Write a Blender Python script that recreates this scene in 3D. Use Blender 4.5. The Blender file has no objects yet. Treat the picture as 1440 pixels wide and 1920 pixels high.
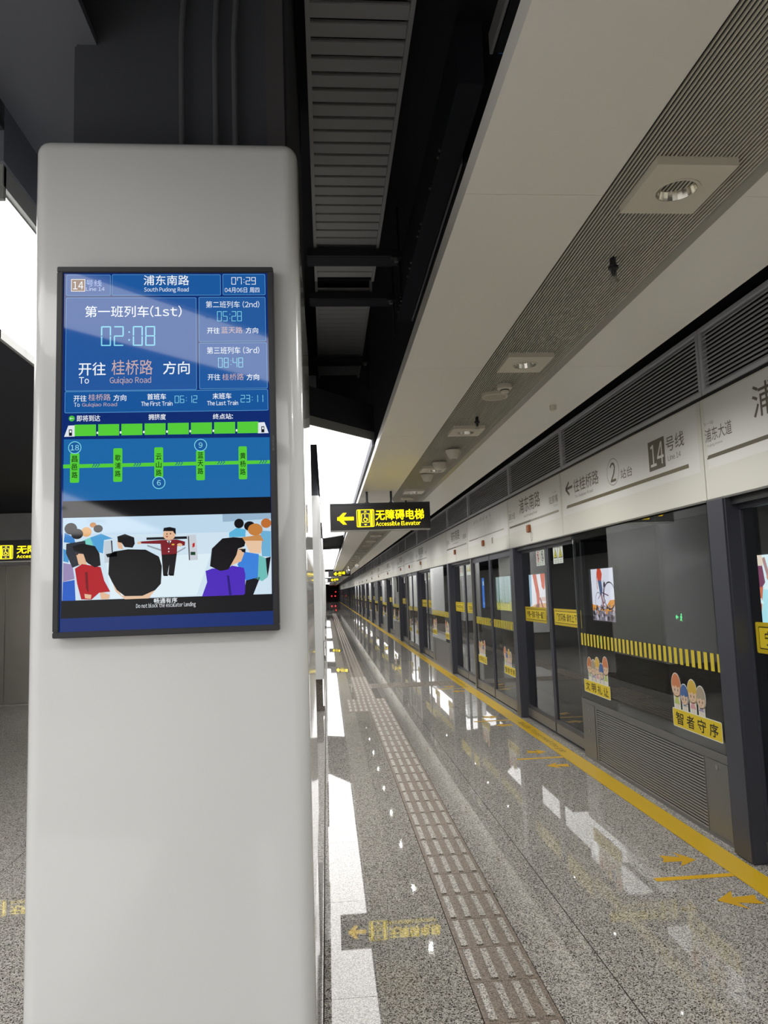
import bpy, bmesh, math, random
from mathutils import Vector, Matrix
random.seed(7)
SC = bpy.context.scene
COL = SC.collection
PI = math.pi

# ------------------------------------------------------------------ camera
FPX, CAM_H = 1387.0, 1.65                      # focal length in pixels of the 1440 wide frame, eye height in metres
def _basis():
    Y = Vector((612-720, 1112-960, FPX)).normalized()
    d = Vector((1, -0.034, 0)); X = (d - d.dot(Y)*Y).normalized()
    Z = -Y.cross(X)
    if Z[1] > 0: Z = -Z
    return X, Y, Z                             # world axes written in image axes (right, down, forward)
BX, BY, BZ = _basis()
def cam_to_world(v): v = Vector(v); return Vector((BX.dot(v), BY.dot(v), BZ.dot(v)))
cam_d = bpy.data.cameras.new('camera'); cam = bpy.data.objects.new('camera', cam_d); COL.objects.link(cam)
cam_d.sensor_fit = 'HORIZONTAL'; cam_d.sensor_width = 36; cam_d.lens = FPX/1440*36
cam_d.clip_start = 0.05; cam_d.clip_end = 400
r_, u_, b_ = cam_to_world((1,0,0)), cam_to_world((0,-1,0)), cam_to_world((0,0,-1))
M = Matrix((r_, u_, b_)).transposed().to_4x4(); M.translation = Vector((0, 0, CAM_H))
cam.matrix_world = M
SC.camera = cam

# ------------------------------------------------------------------ world, exposure
w = bpy.data.worlds.new('world'); SC.world = w; w.use_nodes = True
w.node_tree.nodes['Background'].inputs[0].default_value = (0.80, 0.88, 1.0, 1)
w.node_tree.nodes['Background'].inputs[1].default_value = 0.05
SC.view_settings.view_transform = 'Standard'; SC.view_settings.look = 'None'
SC.view_settings.exposure = 0.8; SC.view_settings.gamma = 1.0
SC.view_settings.use_curve_mapping = False
CEILING_GLOW = 2.3                              # radiance of the stretched luminous ceilings
DOWNLIGHT_GLOW = 9
DOWNLIGHT_WATT = 30                              # beam of each downlight

SC.cycles.diffuse_bounces = 6; SC.cycles.max_bounces = 14; SC.cycles.sample_clamp_indirect = 6

# ------------------------------------------------------------------ helpers
def lin(c):
    c = c/255.0
    return c/12.92 if c <= 0.04045 else ((c+0.055)/1.055)**2.4
def rgb(r, g=None, b=None):
    if g is None: r, g, b = r
    return (lin(r), lin(g), lin(b), 1)
MATS = {}
def mat(name, col, rough=0.5, metal=0.0, spec=0.5, emit=0.0, coat=0.0, ecol=None):
    if name in MATS: return MATS[name]
    m = bpy.data.materials.new(name); m.use_nodes = True
    b = m.node_tree.nodes['Principled BSDF']
    b.inputs['Base Color'].default_value = rgb(col)
    b.inputs['Roughness'].default_value = rough
    b.inputs['Metallic'].default_value = metal
    b.inputs['Specular IOR Level'].default_value = spec
    if coat:
        b.inputs['Coat Weight'].default_value = coat; b.inputs['Coat Roughness'].default_value = 0.03
    if emit:
        b.inputs['Emission Color'].default_value = rgb(ecol or col); b.inputs['Emission Strength'].default_value = emit
    MATS[name] = m
    return m
def add_noise_bump(m, scale, strength, dist=0.002, detail=3):
    nt = m.node_tree; b = nt.nodes['Principled BSDF']
    g = nt.nodes.new('ShaderNodeNewGeometry'); n = nt.nodes.new('ShaderNodeTexNoise'); bp = nt.nodes.new('ShaderNodeBump')
    n.inputs['Scale'].default_value = scale; n.inputs['Detail'].default_value = detail
    bp.inputs['Strength'].default_value = strength; bp.inputs['Distance'].default_value = dist
    nt.links.new(g.outputs['Position'], n.inputs['Vector']); nt.links.new(n.outputs['Fac'], bp.inputs['Height'])
    nt.links.new(bp.outputs['Normal'], b.inputs['Normal'])
    return m
def granite(name, light, midc, dark, rough, spec, scale=170, coat=0.0, wav=0.0, vary=0.06):
    m = bpy.data.materials.new(name); m.use_nodes = True; nt = m.node_tree; b = nt.nodes['Principled BSDF']
    g = nt.nodes.new('ShaderNodeNewGeometry')
    v = nt.nodes.new('ShaderNodeTexVoronoi'); v.inputs['Scale'].default_value = scale
    s = nt.nodes.new('ShaderNodeSeparateColor')
    cr = nt.nodes.new('ShaderNodeValToRGB'); e = cr.color_ramp; e.interpolation = 'CONSTANT'
    e.elements[0].position = 0; e.elements[0].color = rgb(dark)
    e.elements[1].position = 0.20; e.elements[1].color = rgb(midc)
    x = e.elements.new(0.52); x.color = rgb(light)
    x = e.elements.new(0.86); x.color = rgb(tuple(min(255, c+18) for c in light))
    n = nt.nodes.new('ShaderNodeTexNoise'); n.inputs['Scale'].default_value = 1.6; n.inputs['Detail'].default_value = 4
    mr = nt.nodes.new('ShaderNodeMapRange'); mr.inputs[3].default_value = 1-vary*2; mr.inputs[4].default_value = 1+vary
    mx = nt.nodes.new('ShaderNodeMix'); mx.data_type = 'RGBA'; mx.blend_type = 'MULTIPLY'; mx.inputs[0].default_value = 1
    nt.links.new(g.outputs['Position'], v.inputs['Vector']); nt.links.new(v.outputs['Color'], s.inputs[0])
    nt.links.new(s.outputs[0], cr.inputs[0]); nt.links.new(g.outputs['Position'], n.inputs['Vector'])
    nt.links.new(n.outputs['Fac'], mr.inputs[0]); nt.links.new(cr.outputs[0], mx.inputs[6]); nt.links.new(mr.outputs[0], mx.inputs[7])
    nt.links.new(mx.outputs[2], b.inputs['Base Color'])
    b.inputs['Roughness'].default_value = rough; b.inputs['Specular IOR Level'].default_value = spec
    if coat: b.inputs['Coat Weight'].default_value = coat; b.inputs['Coat Roughness'].default_value = 0.02; b.inputs['Coat IOR'].default_value = 1.58
    if wav:
        n2 = nt.nodes.new('ShaderNodeTexNoise'); n2.inputs['Scale'].default_value = 2.2; n2.inputs['Detail'].default_value = 2
        bp = nt.nodes.new('ShaderNodeBump'); bp.inputs['Strength'].default_value = wav; bp.inputs['Distance'].default_value = 0.002
        nt.links.new(g.outputs['Position'], n2.inputs['Vector']); nt.links.new(n2.outputs['Fac'], bp.inputs['Height'])
        nt.links.new(bp.outputs['Normal'], b.inputs['Normal']); nt.links.new(bp.outputs['Normal'], b.inputs['Coat Normal'])
    MATS[name] = m
    return m
def glass(name, tint, ior=1.5):
    m = bpy.data.materials.new(name); m.use_nodes = True; b = m.node_tree.nodes['Principled BSDF']
    b.inputs['Base Color'].default_value = rgb(tint); b.inputs['Roughness'].default_value = 0.0
    b.inputs['Transmission Weight'].default_value = 1.0; b.inputs['IOR'].default_value = ior
    MATS[name] = m; return m

def props(o, label=None, cat=None, group=None, kind=None):
    if label: o['label'] = label
    if cat: o['category'] = cat
    if group: o['group'] = group
    if kind: o['kind'] = kind
    return o
def empty(name, loc, label=None, cat=None, group=None, kind=None, parent=None, rz=0):
    o = bpy.data.objects.new(name, None); COL.objects.link(o); o.location = loc; o.rotation_euler[2] = rz
    o.empty_display_size = 0.1
    if parent: o.parent = parent
    return props(o, label, cat, group, kind)
def copy_tree(o, parent=None):
    c = o.copy(); COL.objects.link(c)
    if parent: c.parent = parent
    for ch in list(o.children): copy_tree(ch, c)
    return c

class MB:
    """collects simple shapes into one mesh"""
    def __init__(s): s.v = []; s.f = []
    def add(s, vs, fs):
        n = len(s.v); s.v += [tuple(p) for p in vs]; s.f += [tuple(i+n for i in f) for f in fs]; return s
    def box(s, x0, x1, y0, y1, z0, z1):
        vs = [(x0,y0,z0),(x1,y0,z0),(x1,y1,z0),(x0,y1,z0),(x0,y0,z1),(x1,y0,z1),(x1,y1,z1),(x0,y1,z1)]
        return s.add(vs, [(0,3,2,1),(4,5,6,7),(0,1,5,4),(1,2,6,5),(2,3,7,6),(3,0,4,7)])
    def prism(s, pts, z0, z1):                 # polygon in plan, extruded up
        n = len(pts)
        a = sum(pts[i][0]*pts[(i+1)%n][1]-pts[(i+1)%n][0]*pts[i][1] for i in range(n))
        if a < 0: pts = pts[::-1]
        vs = [(p[0],p[1],z0) for p in pts] + [(p[0],p[1],z1) for p in pts]
        return s.add(vs, [tuple(range(n))[::-1], tuple(range(n, 2*n))] + [(i,(i+1)%n,n+(i+1)%n,n+i) for i in range(n)])
    def profile_y(s, pts, y0, y1):             # polygon in x,z, extruded along y
        n = len(pts)
        vs = [(p[0],y0,p[1]) for p in pts] + [(p[0],y1,p[1]) for p in pts]
        return s.add(vs, [tuple(range(n)), tuple(range(n,2*n))[::-1]] + [(i,n+i,n+(i+1)%n,(i+1)%n) for i in range(n)])
    def lathe(s, prof, cx, cy, n=24, cap=True):        # prof: list of (radius, z)
        base = len(s.v); vs = []; fs = []
        for r, z in prof:
            for k in range(n): vs.append((cx+r*math.cos(2*PI*k/n), cy+r*math.sin(2*PI*k/n), z))
        for i in range(len(prof)-1):
            for k in range(n):
                a, b = i*n+k, i*n+(k+1)%n
                fs.append((a, b, b+n, a+n))
        if cap: fs.append(tuple(range(n))[::-1]); fs.append(tuple(range((len(prof)-1)*n, len(prof)*n)))
        return s.add(vs, fs)
    def tube(s, pts, r, n=10):
        pts = [Vector(p) for p in pts]; vs = []; fs = []
        for i, p in enumerate(pts):
            t = (pts[min(i+1, len(pts)-1)] - pts[max(i-1, 0)]).normalized()
            a = t.cross(Vector((0,1,0)) if abs(t.y) < 0.9 else Vector((1,0,0))).normalized(); b = t.cross(a)
            for k in range(n):
                q = p + r*(math.cos(2*PI*k/n)*a + math.sin(2*PI*k/n)*b); vs.append(tuple(q))
        for i in range(len(pts)-1):
            for k in range(n): fs.append((i*n+k, i*n+(k+1)%n, (i+1)*n+(k+1)%n, (i+1)*n+k))
        fs.append(tuple(range(n))[::-1]); fs.append(tuple(range((len(pts)-1)*n, len(pts)*n)))
        return s.add(vs, fs)
    def mesh(s, name, m, bevel=0, smooth=False, fix=True):
        me = bpy.data.meshes.new(name); me.from_pydata(s.v, [], s.f)
        if bevel or fix:
            bm = bmesh.new(); bm.from_mesh(me)
            if bevel:
                bmesh.ops.bevel(bm, geom=[e for e in bm.edges if len(e.link_faces) == 2 and e.calc_face_angle(0) > 0.6], offset=bevel, segments=2, affect='EDGES', clamp_overlap=True)
            bmesh.ops.recalc_face_normals(bm, faces=bm.faces)
            bm.to_mesh(me); bm.free()
        me.materials.append(m)
        if smooth:
            for p in me.polygons: p.use_smooth = True
            me.set_sharp_from_angle(angle=0.6)
        return me
    def build(s, name, m, parent=None, bevel=0, smooth=False, loc=(0,0,0), **kw):
        o = bpy.data.objects.new(name, s.mesh(name, m, bevel, smooth)); COL.objects.link(o); o.location = loc
        if parent: o.parent = parent
        return props(o, **kw)
def obj_from(me, name, parent=None, loc=(0,0,0), **kw):
    o = bpy.data.objects.new(name, me); COL.objects.link(o); o.location = loc
    if parent: o.parent = parent
    return props(o, **kw)
def box_ring(mb, x0, x1, y0, y1, z0, z1, w):        # a frame in the y,z plane
    mb.box(x0, x1, y0, y1, z0, z0+w); mb.box(x0, x1, y0, y1, z1-w, z1)
    mb.box(x0, x1, y0, y0+w, z0+w, z1-w); mb.box(x0, x1, y1-w, y1, z0+w, z1-w)

# flat print: polygons and lettering on a plane
_GL = {}
_fc = bpy.data.curves.new('lettering_source', 'FONT'); _fc.resolution_u = 2
_fo = bpy.data.objects.new('lettering_source', _fc); COL.objects.link(_fo)
def _raw(ch):
    if ch not in _GL:
        _fc.body = chr(ord(ch)+0xFEE0) if 33 <= ord(ch) <= 126 else ch
        bpy.context.view_layer.update()
        dg = bpy.context.evaluated_depsgraph_get(); ev = _fo.evaluated_get(dg); me = ev.to_mesh()
        _GL[ch] = ([(v.co.x, v.co.y) for v in me.vertices], [tuple(p.vertices) for p in me.polygons]); ev.to_mesh_clear()
    return _GL[ch]
def glyphs(body, bold=0):
    """lettering laid out glyph by glyph, scaled to a unit box; bold strokes are thickened by shifted copies"""
    k = (body,)
    if k not in _GL:
        V, F, cx = [], [], 0.0
        for ch in body:
            if ch == ' ': cx += 0.30; continue
            vs, fs = _raw(ch)
            if not vs: cx += 0.3; continue
            if 33 <= ord(ch) <= 126:
                lo = min(v[0] for v in vs); hi = max(v[0] for v in vs); dx = cx+0.045-lo; adv = hi-lo+0.09
            else: dx = cx; adv = 1.0
            n = len(V); V += [(x+dx, y) for x, y in vs]; F += [tuple(q_+n for q_ in f) for f in fs]
            cx += adv
        x0 = min(v[0] for v in V); x1 = max(v[0] for v in V); y0 = min(v[1] for v in V); y1 = max(v[1] for v in V)
        _GL[k] = ([((a-x0)/(x1-x0), (b-y0)/(y1-y0)) for a, b in V], F, (x1-x0)/(y1-y0), x1-x0, y1-y0)
    return _GL[k]
for _ch in '一三上下不东二云倚出列到勿南即口台号向周嘴四大天夹宁守家将小山序度开当往心扇手抢拥挤文方无日昌明智月有末杨桂桥梯歇止浦灯点烁班电畅碍礼禁空站第等线终缝翻者蓝让请越路车达通道邑门闪陆隙障靠首黄ABCDEFGHIJKLMNOPQRSTUVWXYZabcdefghijklmnopqrstuvwxyz0123456789():': _raw(_ch)
class Art:
    def __init__(s, O, R, U, step=0.0005):
        s.O, s.R, s.U = Vector(O), Vector(R), Vector(U); s.N = s.R.cross(s.U); s.step = step; s.items = []
    def at(s, u, v):                             # photograph pixel -> point of this plane
        d = cam_to_world((u-720, v-960, FPX)); C0 = Vector((0,0,CAM_H))
        t = (s.O-C0).dot(s.N)/d.dot(s.N); p = C0+t*d-s.O
        return (p.dot(s.R), p.dot(s.U))
    def poly(s, pts, c, L=1): s.items.append((c, L, list(pts), [tuple(range(len(pts)))])); return s
    def rect(s, a0, b0, a1, b1, c, L=1): return s.poly([(a0,b0),(a1,b0),(a1,b1),(a0,b1)], c, L)
    def rrect(s, a0, b0, a1, b1, r, c, L=1):
        pts = []
        for cx, cy, t in ((a1-r,b1-r,0),(a0+r,b1-r,1),(a0+r,b0+r,2),(a1-r,b0+r,3)):
            for k in range(5):
                an = (t+k/4)*PI/2; pts.append((cx+r*math.cos(an), cy+r*math.sin(an)))
        return s.poly(pts, c, L)
    def ell(s, a, b, ra, rb, c, L=1, n=20, rot=0):
        pts = []
        for k in range(n):
            x, y = ra*math.cos(2*PI*k/n), rb*math.sin(2*PI*k/n)
            pts.append((a+x*math.cos(rot)-y*math.sin(rot), b+x*math.sin(rot)+y*math.cos(rot)))
        return s.poly(pts, c, L)
    def ring(s, a, b, ra, rb, w, c, L=1, n=28):
        vs = [(a+ra*math.cos(2*PI*k/n), b+rb*math.sin(2*PI*k/n)) for k in range(n)] + \
             [(a+(ra-w)*math.cos(2*PI*k/n), b+(rb-w)*math.sin(2*PI*k/n)) for k in range(n)]
        s.items.append((c, L, vs, [(k,(k+1)%n,n+(k+1)%n,n+k) for k in range(n)])); return s
    def line(s, p, q, w, c, L=1):
        dx, dy = q[0]-p[0], q[1]-p[1]; l = math.hypot(dx, dy) or 1; nx, ny = -dy/l*w/2, dx/l*w/2
        return s.poly([(p[0]+nx,p[1]+ny),(p[0]-nx,p[1]-ny),(q[0]-nx,q[1]-ny),(q[0]+nx,q[1]+ny)], c, L)
    def text(s, body, a0, b0, a1, b1, c, L=2, bold=0.0):
        vs, fs, _, ew, eh = glyphs(body)
        da, db = bold/ew*(a1-a0), bold/eh*(b1-b0)
        for i, (sx, sy) in enumerate(((0,0),) if not bold else ((-1,0),(1,0),(0,1),(0,-1))):      # heavier strokes: shifted copies, each a hair higher
            s.items.append((c, L+0.3*i, [(a0+x*(a1-a0)+sx*da, b0+y*(b1-b0)+sy*db) for x, y in vs], fs))
        return s
    def texth(s, body, a0, b0, h, c, L=2, bold=0.0, center=False, squeeze=1.0):
        vs, fs, ar = glyphs(body)[:3]; wd = ar*h*squeeze
        if center: a0 -= wd/2
        return s.text(body, a0, b0, a0+wd, b0+h, c, L, bold)
    def build(s, name, kind='print', parent=None, **kw):
        V, F, MI, mats = [], [], [], []
        for c, L, vs, fs in s.items:
            m = ink(c, kind)
            if m not in mats: mats.append(m)
            n = len(V)
            V += [tuple(s.O + s.R*a + s.U*b + s.N*(s.step*L)) for a, b in vs]
            for f in fs:
                F.append(tuple(i+n for i in f)); MI.append(mats.index(m))
        me = bpy.data.meshes.new(name); me.from_pydata(V, [], F)
        for m in mats: me.materials.append(m)
        me.polygons.foreach_set('material_index', MI)
        # all faces towards the reader
        bm = bmesh.new(); bm.from_mesh(me); bm.normal_update()
        fl = [f for f in bm.faces if f.normal.dot(s.N) < 0]
        if fl: bmesh.ops.reverse_faces(bm, faces=fl)
        bm.to_mesh(me); bm.free()
        o = bpy.data.objects.new(name, me); COL.objects.link(o)
        if parent:
            o.parent = parent
            w0 = Vector(parent_loc(parent)); o.location = -w0
        return props(o, **kw)
def parent_loc(p):
    v = Vector((0,0,0))
    while p: v += p.location; p = p.parent
    return v
EMIT = {'screen': 0.56, 'lit': 0.85, 'sign': 1.5}
def ink(c, kind):
    nm = 'ink_%s_%d_%d_%d' % ((kind,)+tuple(c))
    if nm in MATS: return MATS[nm]
    if kind == 'print': return mat(nm, c, rough=0.45)
    if kind == 'matte': return mat(nm, c, rough=0.6, spec=0.3)
    m = mat(nm, (8, 8, 10), rough=0.04 if kind == 'screen' else 0.2, spec=0.5 if kind == 'screen' else 0.3, emit=EMIT[kind], ecol=c)
    return m

# ------------------------------------------------------------------ materials
m_white = mat('white_enamel', (224, 226, 226), rough=0.22, spec=0.5, coat=0.6)
m_slab = granite('floor_granite', (198, 195, 188), (150, 146, 138), (58, 54, 50), 0.5, 0.0, scale=230, coat=1.0, wav=0.05)
m_tact = granite('tactile_ground', (140, 124, 108), (118, 103, 90), (78, 66, 56), 0.5, 0.4, scale=260)
m_tbar = granite('tactile_bar_granite', (196, 190, 180), (150, 143, 132), (52, 48, 44), 0.35, 0.4, scale=230)
m_dgran = granite('dark_granite', (112, 104, 94), (84, 76, 68), (38, 34, 30), 0.12, 0.5, scale=230, coat=0.7)
m_joint = mat('joint', (58, 50, 42), rough=0.8)
m_yellow = mat('yellow_floor_band', (226, 186, 34), rough=0.35, coat=0.3)
m_panel = mat('ceiling_aluminium', (228, 225, 218), rough=0.32, spec=0.5)
m_slat = mat('slat_aluminium', (190, 186, 174), rough=0.4)
m_black = mat('plenum_black', (42, 44, 54), rough=0.8)
m_soffit = mat('dark_soffit', (104, 108, 118), rough=0.7)
m_tray = mat('tray_grey', (165, 166, 168), rough=0.55)
m_steel = mat('dark_steel', (52, 54, 60), rough=0.45, metal=0.3)
m_bolt = mat('zinc_bolt', (190, 190, 185), rough=0.3, metal=0.9)
m_psd = mat('door_frame_grey', (70, 72, 82), rough=0.38, metal=0.2)
m_psd2 = mat('door_frame_black', (30, 31, 35), rough=0.4)
m_kick = mat('brushed_kick_steel', (114, 113, 111), rough=0.36, metal=0.25)
m_slatk = mat('grille_slat_metal', (150, 149, 146), rough=0.4, metal=0.2)
m_stain = mat('stainless', (170, 168, 162), rough=0.28, metal=0.9)
m_header = mat('header_white', (214, 213, 204), rough=0.38)
m_film = mat('header_film', (222, 222, 218), rough=0.5)
m_louv = mat('louver_grey', (205, 205, 210), rough=0.5)
m_glass = glass('door_glass', (222, 228, 230))
m_glow = mat('luminous_film', (20, 20, 20), rough=0.6, emit=CEILING_GLOW, ecol=(255, 252, 250))
m_frame = mat('light_grey_frame', (150, 152, 150), rough=0.5)
m_bezel = mat('screen_bezel', (44, 45, 50), rough=0.4)
m_lamp = mat('led_face', (255, 255, 255), rough=0.5, emit=DOWNLIGHT_GLOW, ecol=(255, 250, 240))
m_mirror = mat('reflector', (225, 222, 212), rough=0.16, metal=1.0)
m_offwhite = mat('device_plastic', (206, 200, 186), rough=0.5)
m_orange = mat('amber_lens', (150, 84, 36), rough=0.3)
m_blue = mat('blue_cap', (70, 120, 185), rough=0.5)
m_elev = mat('elevator_steel', (150, 146, 138), rough=0.25, metal=0.9)
add_noise_bump(m_elev, 3.0, 0.25, 0.01, 1)
m_wall = mat('grey_wall_panel', (180, 180, 180), rough=0.45)
m_tunnel = mat('tunnel_concrete', (46, 46, 46), rough=0.85)

Y0, Y1 = -14.0, 150.0

# ------------------------------------------------------------------ floor
floor = empty('floor', (0,0,0), kind='structure')
MB().box(-9, 2.75, Y0, Y1, -0.25, -0.006).build('floor_bed', m_joint, floor)
G = 0.0013
def slab_mesh(wd, ln, m=m_slab, nm='floor_slab'): return MB().box(0.003, wd-0.003, G, ln-G, -0.006, 0).mesh(nm, m)
PITCH = 0.955; ROW0 = 3.225 - 5*PITCH; NROW = 31
YS = ROW0 + NROW*PITCH
for xa, xb in ((-0.052, 0.56), (0.86, 1.168), (1.168, 2.24)):
    me = slab_mesh(xb-xa, PITCH)
    for i in range(NROW): obj_from(me, 'floor_slab', floor, (xa, ROW0+i*PITCH, 0))
me = slab_mesh(1.0, PITCH)
for i in range(12):
    for j in range(3): obj_from(me, 'floor_slab', floor, (-1.052-j*1.0, ROW0+(i+3)*PITCH, 0))
rest = MB()
for xa, xb in ((-0.052, 0.56), (0.56, 0.86), (0.86, 1.168), (1.168, 2.24)):
    y = YS
    while y < Y1: rest.box(xa+0.003, xb-0.003, y+G, min(Y1, y+PITCH)-G, -0.006, 0); y += PITCH
for xa in (-1.052, -2.052, -3.052):
    rest.box(xa+0.003, xa+1-0.003, Y0, ROW0+3*PITCH, -0.006, 0); rest.box(xa+0.003, xa+1-0.003, ROW0+15*PITCH, Y1, -0.006, 0)
rest.box(-9, -3.052, Y0, Y1, -0.006, 0); rest.box(-0.052, 2.24, Y0, ROW0-G, -0.006, 0)
rest.build('far_floor_slabs', m_slab, floor, kind='stuff')
MB().box(2.403, 2.49, Y0, Y1, -0.006, 0.002).build('sill_granite', m_slab, floor)

# tactile path: tiles 0.3 m square, four raised bars each
def tactile(dots=False):
    a = MB().box(0.001, 0.299, 0.001, 0.299, -0.006, 0.0005).mesh('tactile_tile', m_tact)
    b = MB()
    for k in range(4):
        x = 0.0375+k*0.075
        b.box(x-0.0165, x+0.0165, 0.018, 0.282, 0.0005, 0.0052)
    return a, b.mesh('raised_bar', m_tbar, bevel=0.003)
tt, tb = tactile()
def tact_tile(x, y, rot=0):
    o = obj_from(tt, 'tactile_tile', floor, (x, y, 0)); o.rotation_euler[2] = rot
    c = obj_from(tb, 'raised_bars', o)
y = 1.2 - 0.3*3; n = 0
TY = [2.67 + 0.3*i for i in range(-6, 26)]
for y in TY:
    tact_tile(0.56, y)
yj = TY[-1]+0.3                                     # junction
for y in (yj, yj+0.3, yj+0.6, yj+0.9):
    for x in (0.26, 0.56): tact_tile(x, y)
for i in range(10): tact_tile(0.42, yj+1.2+0.3*i)
ys = yj+1.2
for i in range(5):
    for j in range(2): tact_tile(1.02+0.3*i, 12.9+0.3*j, PI/2)
far = MB(); y = yj+4.2
while y < 60:
    for k in range(4): far.box(0.42+0.021+k*0.075, 0.42+0.054+k*0.075, y+0.018, y+0.282, 0.0, 0.004)
    y += 0.3
far.build('far_tactile_bars', m_tact, floor, kind='stuff')
gap = MB()
for y in [ROW0-0.0+i*0.3 for i in range(0, 6)]: pass
MB().box(0.56, 0.86, ROW0, TY[0], -0.006, 0).build('floor_slab', m_slab, floor)
MB().box(0.56, 0.86, yj+1.2, YS, -0.006, -0.0006).build('floor_slab', m_slab, floor)

# yellow waiting band with its lettering
yb = empty('yellow_safety_band', (2.24, 0, 0), label='yellow safety band with black lettering on the floor along the screen doors', cat='floor marking')
MB().box(0.0, 0.160, Y0, Y1, -0.004, 0.0015).build('band', m_yellow, yb)
# local frame: text runs towards the camera (-y), read from the platform
for kk in range(0, 7):
    yo = 9.02 + 5.11*kk
    ab = Art((2.24, 0, 0.0016), (0, -1, 0), (1, 0, 0), 0.0003)
    ab.texth('请小心空隙', -yo-0.1, 0.04, 0.08, (92, 66, 14), 1)
    ab.text('Please mind the gap', -yo+0.42, 0.03, -yo+1.62, 0.12, (92, 66, 14), 1)
    ab.build('band_lettering', 'print', yb, kind='stuff') if False else ab.build('band_lettering', 'print', yb)
# queue arrows in front of each door
def arrow(a, cx, cy, dx, dy, ln, wd):
    """chevron arrow, tip at cx,cy pointing along dx,dy"""
    l = math.hypot(dx, dy); dx /= l; dy /= l; nx, ny = -dy, dx
    def P(f, s): return (cx+dx*f+nx*s, cy+dy*f+ny*s)
    a.poly([P(0,0), P(-ln*0.55, wd), P(-ln*0.42, wd*0.28), P(-ln, wd*0.5), P(-ln*0.92, 0), P(-ln, -wd*0.5), P(-ln*0.42, -wd*0.28), P(-ln*0.55, -wd)], (214, 166, 22), 2)
ORD = ['first','second','third','fourth','fifth','sixth','seventh','eighth','ninth','tenth','eleventh','twelfth']
for k, (yl, nm) in enumerate([(4.19, 'nearest the camera, at the right edge of the picture'), (7.20, 'second from the camera, below the open glass door'), (9.30, 'third from the camera, by the second dark post'), (12.4, 'fourth from the camera, beside the far tactile turn')]):
    e = empty('queue_arrows', (2.0, yl, 0), label='yellow floor arrows and line, ' + nm, cat='floor marking', group='queue arrows on the floor')
    a = Art((0, 0, 0.0006), (1,0,0), (0,1,0), 0.0003)
    a.rect(1.785, yl-0.024, 2.235, yl+0.024, (226, 176, 24), 2); a.build('divider_line', 'print', e)
    a = Art((0, 0, 0.0006), (1,0,0), (0,1,0), 0.0003); arrow(a, 2.15, yl+0.25, 1, -0.25, 0.20, 0.115); a.build('arrow', 'print', e)
    a = Art((0, 0, 0.0006), (1,0,0), (0,1,0), 0.0003); arrow(a, 1.975, yl-0.31, -1, 0.1, 0.22, 0.115); a.build('arrow', 'print', e)

# ------------------------------------------------------------------ ceiling over the platform edge
ceil = empty('ceiling', (0,0,0), kind='structure')
CX0, SX0, SX1, CX1 = 0.51, 1.0, 1.47, 1.945
CP = 1.99; c0 = 2.385 - 3*CP
def pan_mesh(wd, ln, lip_left=False):
    b = MB().box(0.0, wd, G, ln-G, 0, 0.02)
    if lip_left: b.box(0, 0.008, G, ln-G, 0.02, 0.075)
    else: b.box(wd-0.008, wd, G, ln-G, 0.02, 0.06)
    return b.mesh('ceiling_panel', m_panel)
pl, pr = pan_mesh(SX0-CX0, CP, True), pan_mesh(CX1-1.505, CP)
i = 0
while c0 + i*CP < Y1:
    obj_from(pl, 'ceiling_panel', ceil, (CX0, c0+i*CP, 3.0)); obj_from(pr, 'ceiling_panel', ceil, (1.505, c0+i*CP, 3.0)); i += 1
MB().profile_y([(1.47,3.03),(1.505,3.0),(1.505,3.02),(1.478,3.07)], Y0, Y1).build('panel_edge_trim', mat('trim_grey', (150,148,138), rough=0.4), ceil)
NS = 34; sp = (SX1-SX0)/NS
sm = MB().box(0, 0.0058, Y0, Y1, 0, 0.006).mesh('ceiling_slat', m_slat)
for k in range(NS): obj_from(sm, 'ceiling_slat', ceil, (SX0+0.004+k*sp, 0, 3.012))
MB().box(SX0-0.02, 1.52, Y0, Y1, 3.16, 3.18).build('slat_backing', m_black, ceil)
MB().box(SX0-0.012, SX0-0.002, Y0, Y1, 3.022, 3.16).build('slat_box_side', m_black, ceil)
MB().box(1.50, 1.52, Y0, Y1, 3.03, 3.16).build('slat_box_side', m_black, ceil)
MB().box(-9.0, 2.9, Y0, Y1, 4.6, 4.7).build('roof_slab', m_black, ceil)

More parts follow.
